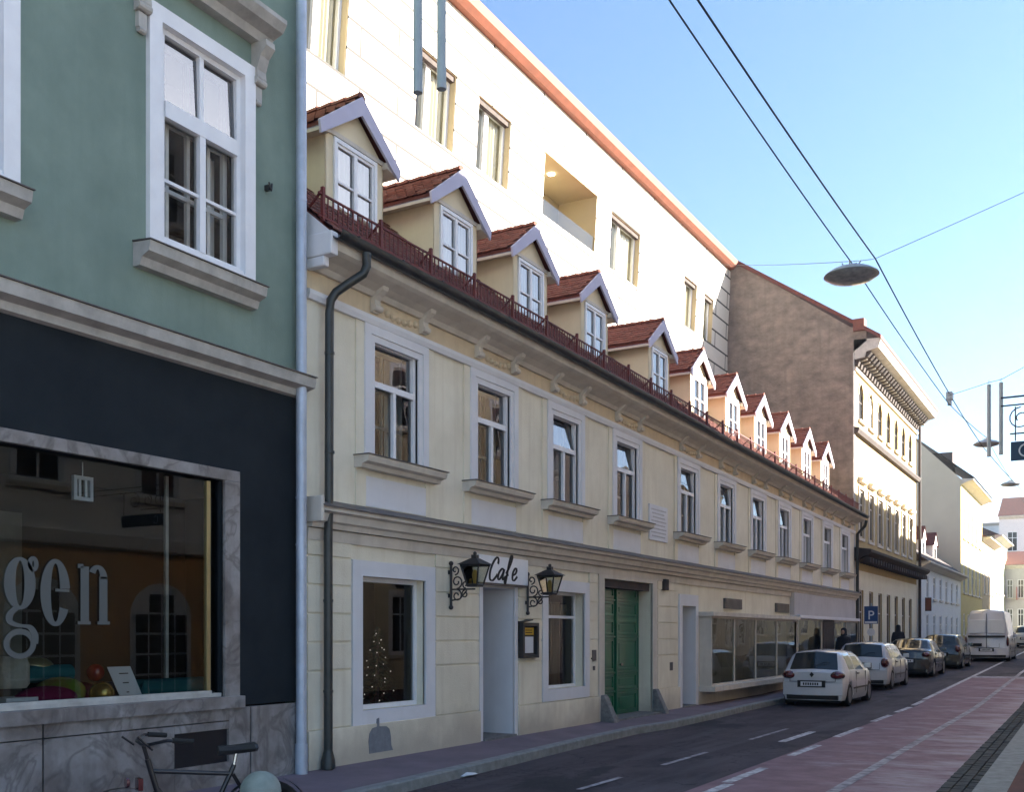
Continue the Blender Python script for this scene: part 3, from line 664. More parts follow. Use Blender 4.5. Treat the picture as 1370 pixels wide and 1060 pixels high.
# snow guard: lattice strip on stanchions
m_ = MB(warp=zw); X = .20; zb_ = 6.80
for z in (.02,.14,.28): m_.box(X-.008,X+.008,Y0+.05,Y1-.05,0,0) if False else None
for z in (zb_, zb_+.27): m_.sweepy([(X-.012,z-.01),(X+.012,z-.01),(X+.012,z+.012),(X-.012,z+.012)], YW)
k = 0; y = Y0+.08
while y < Y1-.1:
    m_.box(X-.006,X+.006,y-.009,y+.009,zb_,zb_+.27)
    if k % 12 == 0: m_.box(X-.02,X+.02,y-.02,y+.02,zb_-.14,zb_+.36); m_.sweepy([(X-.02,zb_+.3),(X-.25,zb_+.12),(X-.27,zb_+.12),(X-.02,zb_+.34)],[y-.01,y+.01])
    k += 1; y += .095
m_.build('snow_guard','rail_red',cb)
# dormers
def dormer_meshes():
    hw = .64; zf = -.02; zt = 1.04
    wall = MB()
    # local origin: front face x=0, centre y, sill z=0
    wall.holes(0, -hw, hw, -.45, zt, [(-.44,.44,-.10,1.0)], rev=.07)
    for s_ in (-1, 1): wall.prism([(0,s_*hw,-.45),(0,s_*hw,zt),(-1.35,s_*hw,zt),(-1.35,s_*hw,-.2)] , (0,-s_*.03,0))
    wall.add([(0.0,-hw,zt),(0.0,hw,zt),(0.0,0,zt+.50)], [(0,1,2)])
    roof = MB(); ridge = .66+1.04; ew = .86; ez = zt+.0
    for s_ in (-1, 1):
        # roof slab
        roof.add([(.10,0,ridge),(-1.9,0,ridge),(-1.15,s_*ew,ez),(.10,s_*ew,ez),(.10,0,ridge-.06),(-1.9,0,ridge-.06),(-1.15,s_*ew,ez-.07),(.10,s_*ew,ez-.07)],
                 [(0,1,2,3),(4,7,6,5),(0,3,7,4),(3,2,6,7),(1,5,6,2)])
    tiles = MB(); sl = math.hypot(ew, ridge-ez)
    for s_ in (-1, 1):
        nr = 8
        for r_ in range(nr):
            t0, t1 = r_/nr, (r_+1.25)/nr
            for k in range(10):
                x0 = .11-k*.175-(.08 if r_%2 else 0)
                if x0 < -1.75+.7*t0: continue
                j = random.uniform(0,.014)
                def pt(x, t, h): 
                    t = min(t,1.03); return (x, s_*ew*t, ridge+(ez-ridge)*t+.02+h)
                tiles.add([pt(x0,t0,0),pt(x0-.165,t0,0),pt(x0-.165,t1,.022+j),pt(x0,t1,.022+j),pt(x0,t1,0+j),pt(x0-.165,t1,0+j)], [(0,1,2,3),(3,2,5,4)])
    for k in range(8):       # ridge caps
        x0 = .12-k*.25
        P = []; 
        for (xx, rr) in ((x0,.085),(x0-.27,.065)):
            for q in range(7): t = math.pi*q/6; P.append((xx, rr*math.cos(t), ridge+.0+rr*math.sin(t)))
        tiles.add(P, [(q,q+1,q+8,q+7) for q in range(6)]+[tuple(range(7))])
    barge = MB(); bw = .19
    for s_ in (-1, 1):
        barge.add([(.10,0,ridge+.02),(.10,s_*(ew+.03),ez-.0),(.10,s_*(ew-.0),ez-.17),(.10,0,ridge-.24),(.135,0,ridge+.02),(.135,s_*(ew+.03),ez-.0),(.135,s_*(ew-.0),ez-.17),(.135,0,ridge-.24)],
                  [(0,1,2,3),(4,7,6,5),(0,4,5,1),(1,5,6,2),(2,6,7,3)])
        barge.box(-1.1,.10,s_*(ew-.14) if s_>0 else s_*ew, s_*ew if s_>0 else s_*(ew-.14),ez-.075,ez-.055)
    sof = MB()
    for s_ in (-1, 1): sof.prism([(.09,s_*.62,zt-.06),(.09,s_*(.86),ez-.12),(.09,s_*.86,ez-.075),(.09,s_*.60,zt+.02)], (-1.2,0,0))
    sof.box(.0,.03,-.66,.66,zt-.015,zt+.045)
    fr = MB(); fr.frame(-.05,.03,-.47,.47,-.12,1.01,.055); fr.frame(-.04,.01,-.415,.415,-.065,.955,.04,[(0,-.02,.95)],[(.44,-.37,.37)],.03)
    fr.box(-.04,.018,-.035,.035,-.02,.95)
    pane = MB().quad((-.02,-.41,-.1),(-.02,.41,-.1),(-.02,.41,1.0),(-.02,-.41,1.0))
    sky_curtain = MB(); n = 30; P = [(-.10+.008*math.cos(k*1.9), -.42+.84*k/n, z) for z in (-.1,1.0) for k in range(n+1)]; sky_curtain.add(P, [(k,k+1,k+n+2,k+n+1) for k in range(n)])  # white curtain added close behind the glass, standing in for reflected sky
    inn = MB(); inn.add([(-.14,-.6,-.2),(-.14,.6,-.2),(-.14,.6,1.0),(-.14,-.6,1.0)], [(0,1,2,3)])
    return dict(dormer=wall.mesh('dormer','dormer_wall'), roof=roof.mesh('roof','tile_dark'), tiles=tiles.mesh('roof_tiles','tile',recalc=False), barge_board=barge.mesh('barge_board','lavender'),
        soffit=sof.mesh('soffit','cornice'), window_frame=fr.mesh('window_frame','white_paint'), pane=pane.mesh('pane','glass_up',recalc=False), curtain=sky_curtain.mesh('curtain','curtain'), interior=inn.mesh('interior','dark_in'))
DM = dormer_meshes()
for y in WY:
    L0 = Vector(zw((-.70, y, 7.50)))
    d = link('dormer', DM['dormer'], cb, L0)
    for k, v in DM.items():
        if k != 'dormer': link('roof_tiles' if k == 'tiles' else k, v, d, L0)

# ================================================================== WHITE BUILDING BEHIND
XW = -4.85
wb = empty('white_apartment_block', (XW, 27, 9), 'modern white panelled apartment storey rising behind the red dormers', 'building')
def shw(q): return (q[0]+.035*(q[2]-16.4), q[1]+.045*(q[2]-14.0)+.03, q[2])
WH = [(15.15,16.45,13.05,15.0),(18.85,20.4,13.08,14.9),(21.4,22.95,13.15,14.93),(24.8,28.1,13.22,14.93),(29.15,31.4,13.1,14.85),(35.45,36.8,13.05,14.78),(37.6,38.65,13.04,14.75)]
mb = MB(warp=shw)
hh = [(a,b,c,d,.24 if i != 3 else 1.3) for i, (a,b,c,d) in enumerate(WH)]
for a, b in ((4,17.5),(17.5,28.6),(28.6,40.5)): mb.holes(XW, a, b, 8, 16.42, [h for h in hh if a < h[0] < b])
mb.build('wall','panel_white',wb)
mb = MB(); mb.quad((XW-.1,40.52,8),(XW-8,40.52,8),(XW-8,40.52,16.4),(XW-.1,40.52,16.4)); mb.quad((XW-.3,4,8),(XW-8,4,8),(XW-8,4,16.4),(XW,4,16.4)); mb.quad((XW-8,4,8),(XW-8,40.5,8),(XW-8,40.5,16.4),(XW-8,4,16.4))
mb.quad((XW,4,16.43),(XW,40.5,16.43),(XW-8,40.5,16.43),(XW-8,4,16.43)); mb.build('shell','panel_white',wb)
mb = MB(); mb.sweepy([(XW-.5,16.435),(XW+.16,16.435),(XW+.30,16.55),(XW+.36,16.74),(XW+.30,16.76),(XW-.5,16.8)], [4,20,40.46]); mb.build('roof_edge','terracotta',wb)
for i, (a, b, c, d) in enumerate(WH):
    org = (XW,(a+b)/2,(c+d)/2)
    if i == 3:
        m_ = MB(warp=shw); m_.box(XW-1.32,XW-1.3,a,b,c,d); lg = m_.build('loggia','loggia',wb,org=org)
        m_ = MB(warp=shw)
        for q in range(1): m_.box(XW-1.295,XW-1.27,a+.15,a+1.9,c,c+1.35)
        m_.build('window','curtain_beige',lg)
        m_ = MB(warp=shw); m_.box(XW-1.29,XW-.01,a+.003,a+.012,c,d); m_.box(XW-1.29,XW-.01,b-.012,b-.003,c,d); m_.box(XW-1.29,XW-.01,a+.01,b-.01,d-.012,d-.003); m_.build('lining','loggia',lg)
        m_ = MB(); m_.lathe([(.09,0),(.09,-.03)],(XW-.55,26.15,14.92),12); m_.build('downlight','spot',lg)
        m_ = MB(warp=shw); m_.quad((XW-.04,a,c),(XW-.04,b,c),(XW-.04,b,c+.45),(XW-.04,a,c+.45)); m_.build('balustrade_pane','glass',lg,recalc=False)
        continue
    m_ = MB(warp=shw); m_.frame(XW-.28,XW-.18,a,b,c,d,.09,[(a+(b-a)*.42,c+.05,d-.05)],(),.15)
    wn = m_.build('window','white_paint',wb,org=org)
    m_ = MB(warp=shw); m_.quad((XW-.21,a,c),(XW-.21,b,c),(XW-.21,b,d),(XW-.21,a,d)); m_.build('pane','glass_clear',wn,recalc=False)
    m_ = MB(warp=shw); n = 24; P = [(XW-.32+.03*math.cos(k*1.9), a+(b-a)*(.30+.70*k/n), z) for z in (c,d) for k in range(n+1)]; m_.add(P, [(k,k+1,k+n+2,k+n+1) for k in range(n)]); m_.build('curtain','curtain_beige',wn)
    m_ = MB(warp=shw); m_.box(XW-.75,XW-.7,a-.1,b+.1,c-.1,d+.1); m_.build('interior','curtain_beige',wn)
    m_ = MB(warp=shw); m_.box(XW-.22,XW-.02,b-.02,b-.004,c,d); m_.box(XW-.22,XW-.02,a+.01,b-.02,d-.012,d-.003); m_.build('reveal','loggia',wn)
    m_ = MB(warp=shw); m_.box(XW-.175,XW-.06,a+.02,b-.02,d-.14,d-.02); m_.build('blind_box','brown_stone',wn)

# ================================================================== GREEN BUILDING (left)
gb = empty('green_building', (0,6,.1), 'green plastered townhouse with a dark shopfront and marble plinth at the left', 'building')
GE = 9.50
W1 = (7.36,8.52,5.80,8.02,.16); W0 = (4.50,5.62,5.80,8.02,.16); Wm = (1.5,2.62,5.8,8.02,.16)
mb = MB(); mb.holes(0,-8,GE,4.72,13.6,[W1,W0,Wm],.16); shell(mb,0,-8,GE,0,13.6,9)
mb.build('wall','green_wall',gb)
mb = MB(); mb.holes(0,-8,GE,1.02,4.70,[(1.6,8.22,1.13,3.48,.12)]); mb.build('shopfront_wall','navy',gb)
mb = MB(); mb.sweepy([(-.02,4.60),(.06,4.62),(.08,4.69),(.20,4.72),(.22,4.80),(.22,4.835),(-.02,4.86)],[-8,GE]); mb.build('string_course','stone_trim',gb)
mb = MB(); mb.sweepy([(-.02,4.862),(.245,4.836),(.245,4.848),(-.02,4.875)],[-8,GE]); mb.build('flashing','sheet',gb)
# marble plinth in slabs
mb = MB()
for (a, b) in ((-8,5.02),(5.04,5.98),(6.0,7.50),(8.26,8.58),(8.60,GE)):
    if a == 8.26 or a == 8.6: mb.box(-.02,.05,a,b,.1,1.0)
    else: mb.box(-.02,.05,a,b,.1,.86); mb.box(-.02,.05,a,b,.872,1.0)
mb.box(-.02,.05,7.502,8.258,.1,.42); mb.box(-.02,.05,7.502,8.258,.78,.86); mb.box(-.02,.05,7.502,8.258,.872,1.0)
mb.build('plinth','marble',gb)
MB().box(-.02,.02,7.50,8.26,.42,.78).build('cellar_vent','bike_black',gb)
# shop window frame
m_ = MB(); m_.box(-.02,.04,1.4,8.44,3.48,3.60); m_.box(-.02,.04,8.22,8.44,1.02,3.48); m_.box(-.02,.10,1.4,8.46,1.00,1.13)
swf = m_.build('shop_window','marble',gb,org=(0,5,1.02),bevel=.006)
m_ = MB(); m_.box(-.11,-.06,8.05,8.10,1.13,3.46); m_.build('window_bar','gold_strip',swf)
m_ = MB(); m_.box(-.12,-.02,1.6,8.22,1.13,1.17); m_.box(-.12,-.04,1.6,8.1,1.17,1.20); m_.build('window_bar','stone_trim',swf)
MB().quad((-.08,1.6,1.13),(-.08,8.22,1.13),(-.08,8.22,3.48),(-.08,1.6,3.48)).build('pane','glass_shop',swf,recalc=False)
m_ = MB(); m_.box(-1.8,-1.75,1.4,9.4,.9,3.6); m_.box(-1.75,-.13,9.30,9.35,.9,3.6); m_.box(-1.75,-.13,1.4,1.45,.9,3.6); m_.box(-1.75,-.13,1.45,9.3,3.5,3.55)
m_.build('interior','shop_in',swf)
MB().box(-1.75,-.12,1.45,9.3,1.02,1.10).build('display_shelf','shop_light',swf)
m_ = MB(); m_.box(-.42,-.39,7.78,7.82,1.1,3.5); m_.build('partition_post','stone_trim',swf)
MB().box(-1.74,-1.70,5.4,7.0,1.1,3.1).build('back_panel','shop_light',swf)
# lettering "gen"
def stroke(mb, pts, r=.021, x=.112):
    # smooth the polyline with Catmull-Rom
    P = [Vector((p[0],p[1])) for p in pts]; out = []
    for i in range(len(P)-1):
        p0, p1, p2, p3 = P[max(i-1,0)], P[i], P[i+1], P[min(i+2,len(P)-1)]
        for k in range(6):
            t = k/6; out.append(.5*((2*p1)+(p2-p0)*t+(2*p0-5*p1+4*p2-p3)*t*t+(3*p1-p0-3*p2+p3)*t**3))
    out.append(P[-1]); n = len(out); prev = None; V_ = []; F_ = []
    for i, p in enumerate(out):
        d = (out[min(i+1,n-1)]-out[max(i-1,0)]).normalized(); nn = Vector((-d.y,d.x)); rr = r*(.55+.75*abs(d.y))
        for xx in (x-.004,x+.002): V_ += [(xx,p.x+nn.x*rr,p.y+nn.y*rr),(xx,p.x-nn.x*rr,p.y-nn.y*rr)]
    for i in range(n-1): b = 4*i; F_ += [(b+2,b+3,b+7,b+6),(b,b+2,b+6,b+4),(b+1,b+3,b+7,b+5)]
    mb.add(V_, F_)
def ring(mb, cy, cz, ry, rz, iy, iz, t0=0, t1=360, n=40, x0=-.068, x1=-.062, shift=0):
    P = []; F = []; 
    for k in range(n+1):
        t = R(t0+(t1-t0)*k/n); c_, s_ = math.cos(t), math.sin(t)
        for x in (x0, x1): P += [(x, cy+ry*c_, cz+rz*s_), (x, cy+shift+iy*c_, cz+iz*s_)]
    for k in range(n): b = 4*k; F += [(b,b+1,b+5,b+4),(b+2,b+3,b+7,b+6),(b,b+2,b+6,b+4),(b+1,b+3,b+7,b+5)]
    mb.add(P, F)
m_ = MB()
ring(m_, 5.84,2.26,.155,.235,.045,.20); ring(m_, 5.84,1.72,.16,.135,.105,.085); 
stroke(m_, [(5.82,2.05),(5.745,1.99),(5.74,1.92),(5.82,1.885),(5.93,1.87),(5.985,1.80),(5.985,1.72)], .026, -.062)
ring(m_, 5.97,2.44,.055,.07,.01,.03)
ring(m_, 6.20,2.19,.155,.31,.05,.27, 8, 330, 50); m_.box(-.068,-.062,6.2,6.345,2.2,2.225)
m_.box(-.068,-.062,6.47,6.56,1.93,2.45); m_.box(-.068,-.062,6.44,6.58,1.90,1.93); m_.box(-.068,-.062,6.44,6.50,2.43,2.47)
m_.box(-.068,-.062,6.68,6.77,1.93,2.36); m_.box(-.068,-.062,6.66,6.80,1.90,1.93); ring(m_, 6.66,2.34,.11,.13,.03,.09, 0, 150, 20)
m_.build('window_lettering','letter_grey',swf,label='large grey serif letters gen on the shop glass')
# upper windows of green house
def green_window(w):
    a, b, c, d = w[:4]; yc = (a+b)/2; org = (0,yc,c)
    m_ = MB(); m_.frame(-.03,.06,a-.18,b+.14,c-.04,d+.14,.16,bw=.03); m_.frame(-.02,.035,a-.05,b+.05,c-.02,d+.04,.05)
    m_.frame(-.10,-.02,a,b,c,d,.075,[(yc,c+.07,d-.07)],[(c+(d-c)*.62,a+.07,b-.07)],.06); m_.box(-.09,0,a+.07,b-.07,c+(d-c)*.585,c+(d-c)*.66); m_.box(-.095,-.005,yc-.04,yc+.04,c+.07,c+(d-c)*.6)
    for yy in (a+.02,b-.02): pass
    m_.box(-.08,-.03,a+.07,b-.07,c+(d-c)*.29,c+(d-c)*.305)
    wn = m_.build('window','white_paint',gb,org=org)
    z2 = c+(d-c)*.62
    m_ = MB(); m_.quad((-.06,a,c),(-.06,b,c),(-.06,b,z2),(-.06,a,z2)); m_.build('pane','glass_clear',wn,recalc=False)
    m_ = MB(); m_.quad((-.05,a,z2),(-.05,b,z2),(-.078,b,d),(-.078,a,d)); m_.build('pane','glass_up',wn,recalc=False)
    m_ = MB(); m_.frame(-.27,-.22,a+.02,b-.02,c+.02,d-.02,.06,[(yc,c+.05,d-.05),((a+yc)/2,c+.05,z2),((b+yc)/2,c+.05,z2)],[(z2,a+.05,b-.05),(c+(d-c)*.3,a+.05,b-.05)],.045); m_.build('inner_frame','white_paint',wn)
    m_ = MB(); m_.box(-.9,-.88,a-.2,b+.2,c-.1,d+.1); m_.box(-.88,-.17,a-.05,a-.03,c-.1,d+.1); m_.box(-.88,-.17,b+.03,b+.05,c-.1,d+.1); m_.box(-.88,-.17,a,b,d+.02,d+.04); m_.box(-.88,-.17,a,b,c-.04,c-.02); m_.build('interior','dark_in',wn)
    m_ = MB(); n = 16; P = [(-.45+.02*math.cos(k*1.9), b-.30+.3*k/n, z) for z in (c,z2) for k in range(n+1)]; m_.add(P, [(k,k+1,k+n+2,k+n+1) for k in range(n)]); m_.build('curtain','curtain',wn)
    m_ = MB(); m_.sweepy([(-.02,c-.36),(.10,c-.36),(.13,c-.28),(.23,c-.24),(.25,c-.14),(-.02,c-.12)],[a-.34,b+.13]); m_.build('sill','stone_trim',wn)
    m_ = MB(); m_.sweepy([(-.02,c-.115),(.27,c-.138),(.27,c-.128),(-.02,c-.10)],[a-.35,b+.14]); m_.build('flashing','sheet',wn)
    m_ = MB(); m_.sweepy([(-.02,d+.42),(.12,d+.42),(.16,d+.50),(.30,d+.54),(.36,d+.62),(.36,d+.67),(-.02,d+.72)],[a-.40,b+.32]); m_.build('hood','stone_trim',wn)
    for yy in (a-.26,b+.20):
        m_ = MB(); m_.prism([(x_,yy-.07,d+z_) for x_, z_ in ((0,.42),(.22,.42),(.23,.35),(.14,.26),(.09,.12),(.10,.04),(.07,-.04),(.03,-.04),(0,-.04))], (0,.14,0)); m_.lathe([(.04,-.08),(.04,.08)],(.065,yy,d-.0),10,'y'); m_.box(-.02,.05,yy-.05,yy+.05,d-.20,d-.05); m_.lathe([(.03,-.04),(.03,.04)],(.03,yy,d-.22),8,'y')
        m_.build('hood_bracket','stone_trim',wn)
green_window(W1); green_window(W0); green_window(Wm)
m_ = MB(); m_.tube([(.11,9.36,.50),(.11,9.36,16)], .062, 14)
for z in (2.85,3.4,6.9): m_.lathe([(.068,0),(.068,.025)],(.11,9.36,z),14)
m_.build('downpipe','pipe_grey',gb,smooth=True)
m_ = MB(); m_.tube([(.11,9.36,.16),(.11,9.36,.52)], .075, 14); m_.build('downpipe_foot','pipe_grey',gb,smooth=True)
m_ = MB(); m_.box(0,.07,8.86,8.90,6.87,6.93); m_.tube([(.07,8.86,6.95),(.09,8.88,6.86),(.07,8.91,6.95)],.012,6); m_.build('wall_hook','rail_black',gb)

# ---- shop window display
def disp(o, lab, cat, grp=None):
    if cat != 'lamp': o.location.y += .26
    return tag(o, lab, cat, grp)
disp(MB().lathe([(.001,0),(.11,0),(.11,1.05),(.085,1.05),(.085,1.02),(.001,1.02)],(-.35,6.95,1.23),24,'y').build('yoga_mat','teal',org=(-.35,7,1.12),smooth=True),'long rolled teal exercise mat lying at the right of the shop display','exercise mat')
disp(MB().lathe([(.001,0),(.085,0),(.085,.62),(.001,.62)],(-.7,5.95,1.42),20,'y').build('yoga_mat','teal',org=(-.7,6,1.3),smooth=True),'short rolled blue mat resting on top of the cushions','exercise mat')
disp(MB().ball((-.55,6.35,1.24),.2,20,(1,1.3,.75)).build('cushion','leafgreen',org=(-.55,6.3,1.1),smooth=True),'round green and orange cushion in the shop display','cushion')
disp(MB().ball((-.35,6.05,1.20),.2,20,(.9,1.6,.6)).build('cushion','magenta',org=(-.35,6.0,1.1),smooth=True),'flat magenta cushion at the left of the shop display','cushion')
disp(MB().ball((-.5,6.72,1.42),.09,16).build('bauble','redball',org=(-.5,6.7,1.33),smooth=True),'shiny red bauble above the gold one','bauble')
disp(MB().ball((-.28,6.62,1.22),.12,16).build('bauble','gold',org=(-.28,6.6,1.1),smooth=True),'large gold bauble beside the white card','bauble')
m_ = MB(); m_.add([(-.16,6.78,1.11),(-.16,7.05,1.11),(-.30,6.98,1.48),(-.30,6.70,1.48),(-.166,6.78,1.11),(-.166,7.05,1.11),(-.306,6.98,1.48),(-.306,6.70,1.48)],[(0,1,2,3),(7,6,5,4),(0,4,5,1),(2,6,7,3)]); cd_ = m_.build('info_card','paper',org=(-.2,6.9,1.1)); disp(cd_,'white printed card leaning in the shop display','card')
m_ = MB(); 
for k in range(3): t = .3+k*.25; m_.box(-.155-.14*t,-.150-.14*t,6.87-.07*t,6.87+.04*k+.03-.07*t,1.11+.37*t,1.12+.37*t)
m_.build('print','ink',cd_)
disp(MB().lathe([(.13,1.31),(.16,1.35),(.16,1.52),(.13,1.60),(.10,1.6)],(-.4,5.72,0),20).build('basket','basket',org=(-.4,5.7,1.1),smooth=True),'pale round basket above the books','basket')
m_ = MB(); 
for k in range(3): m_.box(-.5+k*.02,-.2,5.5+k*.02,5.86,1.105+k*.045,1.14+k*.045)
disp(m_.build('book_stack','paper',org=(-.35,5.7,1.1)),'stack of pale books at the left end of the display','books')
for (y, lab) in ((5.72,'slotted white hanging lamp at the left of the shop window'),(6.75,'slotted white hanging lamp in the middle of the shop window')):
    m_ = MB(); m_.frame(-.42,-.38,y-.11,y+.11,3.12,3.36,.035); 
    for q in (-.035,.035): m_.box(-.41,-.39,y+q-.014,y+q+.014,3.16,3.33)
    m_.tube([(-.4,y,3.36),(-.4,y,3.5)],.006,6); o = m_.build('hanging_lamp','paper',org=(-.4,y,3.12)); disp(o, lab, 'lamp', 'lamps in the shop window')
disp(MB().ball((-.8,6.25,1.48),.15,18,(1,1.25,.7)).build('cushion','gold_strip',org=(-.8,6.2,1.3),smooth=True),'yellowish cushion at the back of the shop display','cushion')
disp(MB().ball((-.75,6.75,1.22),.14,18,(1,1.2,.7)).build('cushion','magenta',org=(-.75,6.7,1.1),smooth=True),'small dark red cushion behind the gold bauble','cushion')
disp(MB().lathe([(.001,0),(.10,0),(.10,.8),(.001,.8)],(-.75,7.0,1.21),20,'y').build('yoga_mat','sign_dark',org=(-.75,7.2,1.1),smooth=True),'dark blue rolled mat behind the long teal one','exercise mat')
disp(MB().lathe([(.04,1.1),(.045,1.24),(.02,1.3),(.022,1.33),(.001,1.33)],(-.2,7.08,0),14).build('bottle','teal',org=(-.2,7.1,1.1),smooth=True),'small blue drinking bottle beside the white card','bottle')
# fir tree in the cafe
ft = empty('christmas_tree',(-.75,11.95,.55),'small dark fir tree with white lights behind the left cafe window','christmas tree')
m_ = MB()
for k in range(900):
    h = random.random()**1.3; r_ = (1-h)*.38*math.sqrt(random.random()); t = random.uniform(0,2*math.pi); p = Vector((-.75+r_*math.cos(t),11.95+r_*math.sin(t),.62+h*1.3))
    d_ = Vector((math.cos(t),math.sin(t),-.35))*.09; sd_ = Vector((-math.sin(t),math.cos(t),0))*.014
    m_.add([tuple(p-sd_),tuple(p+sd_),tuple(p+d_)],[(0,1,2)])
m_.build('foliage','needles',ft,recalc=False)
MB().tube([(-.75,11.95,.56),(-.75,11.95,1.9)],.025,8).build('trunk','brown_stone',ft)
for k in range(34):
    h = k/34+random.uniform(-.02,.02); t = k*2.4+random.uniform(-.5,.5); r_ = (1-h)*.36
    MB().ball((-.75+r_*math.cos(t),11.95+r_*math.sin(t),.72+h*1.2),.009,6).build('fairy_light','fairy',ft)

# ---- cafe sign, lanterns, menu
cs = MB().box(.02,.11,13.34,14.86,2.605,3.02).build('cafe_sign','white_paint',org=(.05,14.1,2.6),bevel=.006); tag(cs,'white cafe sign with black script over the doorway','sign')
def sl(pts, oy, oz, k=.42): return [(oy+(y+z*.30)*k, oz+z*k) for y, z in pts]
m_ = MB()
stroke(m_, sl([(.52,.62),(.50,.80),(.36,.86),(.16,.66),(.04,.34),(.10,.06),(.30,.0),(.50,.14),(.58,.24)],13.60,2.64))
stroke(m_, sl([(.40,.36),(.26,.42),(.08,.26),(.06,.06),(.18,.02),(.34,.20),(.42,.40),(.38,.12),(.44,.02),(.58,.14)],13.86,2.66))
stroke(m_, sl([(.0,.14),(.20,.46),(.30,.78),(.20,.84),(.12,.56),(.08,.0),(.06,-.20),(-.02,-.14),(.06,.06),(.20,.12)],14.12,2.70))
stroke(m_, sl([(.02,.20),(.22,.28),(.28,.42),(.16,.48),(.03,.30),(.06,.08),(.20,.02),(.40,.18)],14.31,2.66))
m_.build('lettering','ink',cs,label='black script lettering reading Cafe',recalc=False)
MB().box(.0,.10,13.36,14.84,2.57,2.60).build('drip_rail','sheet',cs)
def lantern(y, z, lab):
    r = empty('wall_lantern',(.04,y,z-.5),lab,'lantern','scroll bracket lanterns flanking the cafe door')
    X = .46; zc = z
    m_ = MB(); m_.tube([(.05,y,z-.48),(.05,y,z+.12)],.02,8); m_.ball((.05,y,z-.50),.035,8); m_.ball((.05,y,z+.14),.035,8); m_.box(.0,.03,y-.045,y+.045,z-.36,z-.30); m_.box(.0,.03,y-.045,y+.045,z-.02,z+.04)
    m_.tube([(.05,y,z-.24),(X,y,z-.24)],.014,6)
    def scroll(cx, cz, r0, a0, a1, n=18): m_.tube([(cx+r0*(1-.75*k/n)*math.cos(a0+(a1-a0)*k/n), y, cz+r0*(1-.75*k/n)*math.sin(a0+(a1-a0)*k/n)) for k in range(n+1)],.011,6)
    scroll(.15,z-.33,.09,R(90),R(-360)); scroll(.15,z-.13,.10,R(-90),R(380)); scroll(.29,z-.31,.06,R(90),R(500)); scroll(.12,z+.04,.07,R(-90),R(300)); scroll(.30,z-.17,.055,R(-90),R(-480))
    m_.tube([(.05,y,z-.40),(.2,y,z-.38),(.32,y,z-.26)],.012,6)
    m_.build('bracket','rail_black',r)
    # square tapered cage
    b0, b1, h0, h1 = .085, .15, z-.18, z+.10
    m_ = MB()
    cs4 = [(-1,-1),(1,-1),(1,1),(-1,1)]
    for (i, j) in cs4: m_.tube([(X+i*b0,y+j*b0,h0),(X+i*b1,y+j*b1,h1)],.013,6)
    for k in range(4):
        (i, j), (p, q) = cs4[k], cs4[(k+1)%4]
        m_.tube([(X+i*b0,y+j*b0,h0),(X+p*b0,y+q*b0,h0)],.014,6); m_.tube([(X+i*b1,y+j*b1,h1),(X+p*b1,y+q*b1,h1)],.016,6)
    m_.box(X-b0,X+b0,y-b0,y+b0,h0-.03,h0-.01); m_.build('cage','rail_black',r)
    m_ = MB(); m_.add([(X-.19,y-.19,h1+.01),(X+.19,y-.19,h1+.01),(X+.19,y+.19,h1+.01),(X-.19,y+.19,h1+.01),(X-.05,y-.05,h1+.10),(X+.05,y-.05,h1+.10),(X+.05,y+.05,h1+.10),(X-.05,y+.05,h1+.10)],[(0,3,2,1),(4,5,6,7),(0,1,5,4),(1,2,6,5),(2,3,7,6),(3,0,4,7)])
    m_.box(X-.04,X+.04,y-.04,y+.04,h1+.10,h1+.15); m_.ball((X,y,h1+.17),.028,8); m_.build('cap','rail_black',r)
    m_ = MB()
    for k in range(4):
        (i, j), (p, q) = cs4[k], cs4[(k+1)%4]; m_.quad((X+i*b0,y+j*b0,h0),(X+p*b0,y+q*b0,h0),(X+p*b1,y+q*b1,h1),(X+i*b1,y+j*b1,h1))
    m_.build('pane','lantern_glass',r,recalc=False)
    MB().lathe([(.02,h0),(.03,h0+.06),(.045,h0+.14),(.03,h0+.2),(.005,h0+.22)],(X,y,0),10).build('bulb','amber',r,smooth=True)
lantern(12.66, 2.70, 'black scroll bracket lantern on the left side of the cafe doorway')
lantern(14.96, 2.66, 'black scroll bracket lantern above the menu case, right of the cafe doorway')
mc = MB().frame(.0,.10,14.72,15.26,1.42,2.0,.055).build('menu_case','rail_black',org=(.03,15,1.4)); tag(mc,'black menu case with a yellow header beside the cafe door','menu case')
MB().prism([(.0,14.69,2.0),(.13,14.69,2.0),(.13,15.0,2.04),(.0,15.0,2.04)],(0,0,.02)).build('top','rail_black',mc)
MB().box(.01,.04,14.775,15.205,1.475,1.945).build('back_board','brown_stone',mc)
MB().box(.041,.05,14.82,15.16,1.80,1.92).build('header','yellow_note',mc); MB().box(.041,.05,14.85,15.15,1.50,1.77).build('menu_sheet','paper',mc)
m_ = MB(); 
for k in range(2): m_.box(.05,.054,14.88,15.10,1.83+k*.04,1.845+k*.04)
m_.build('print','ink',mc)

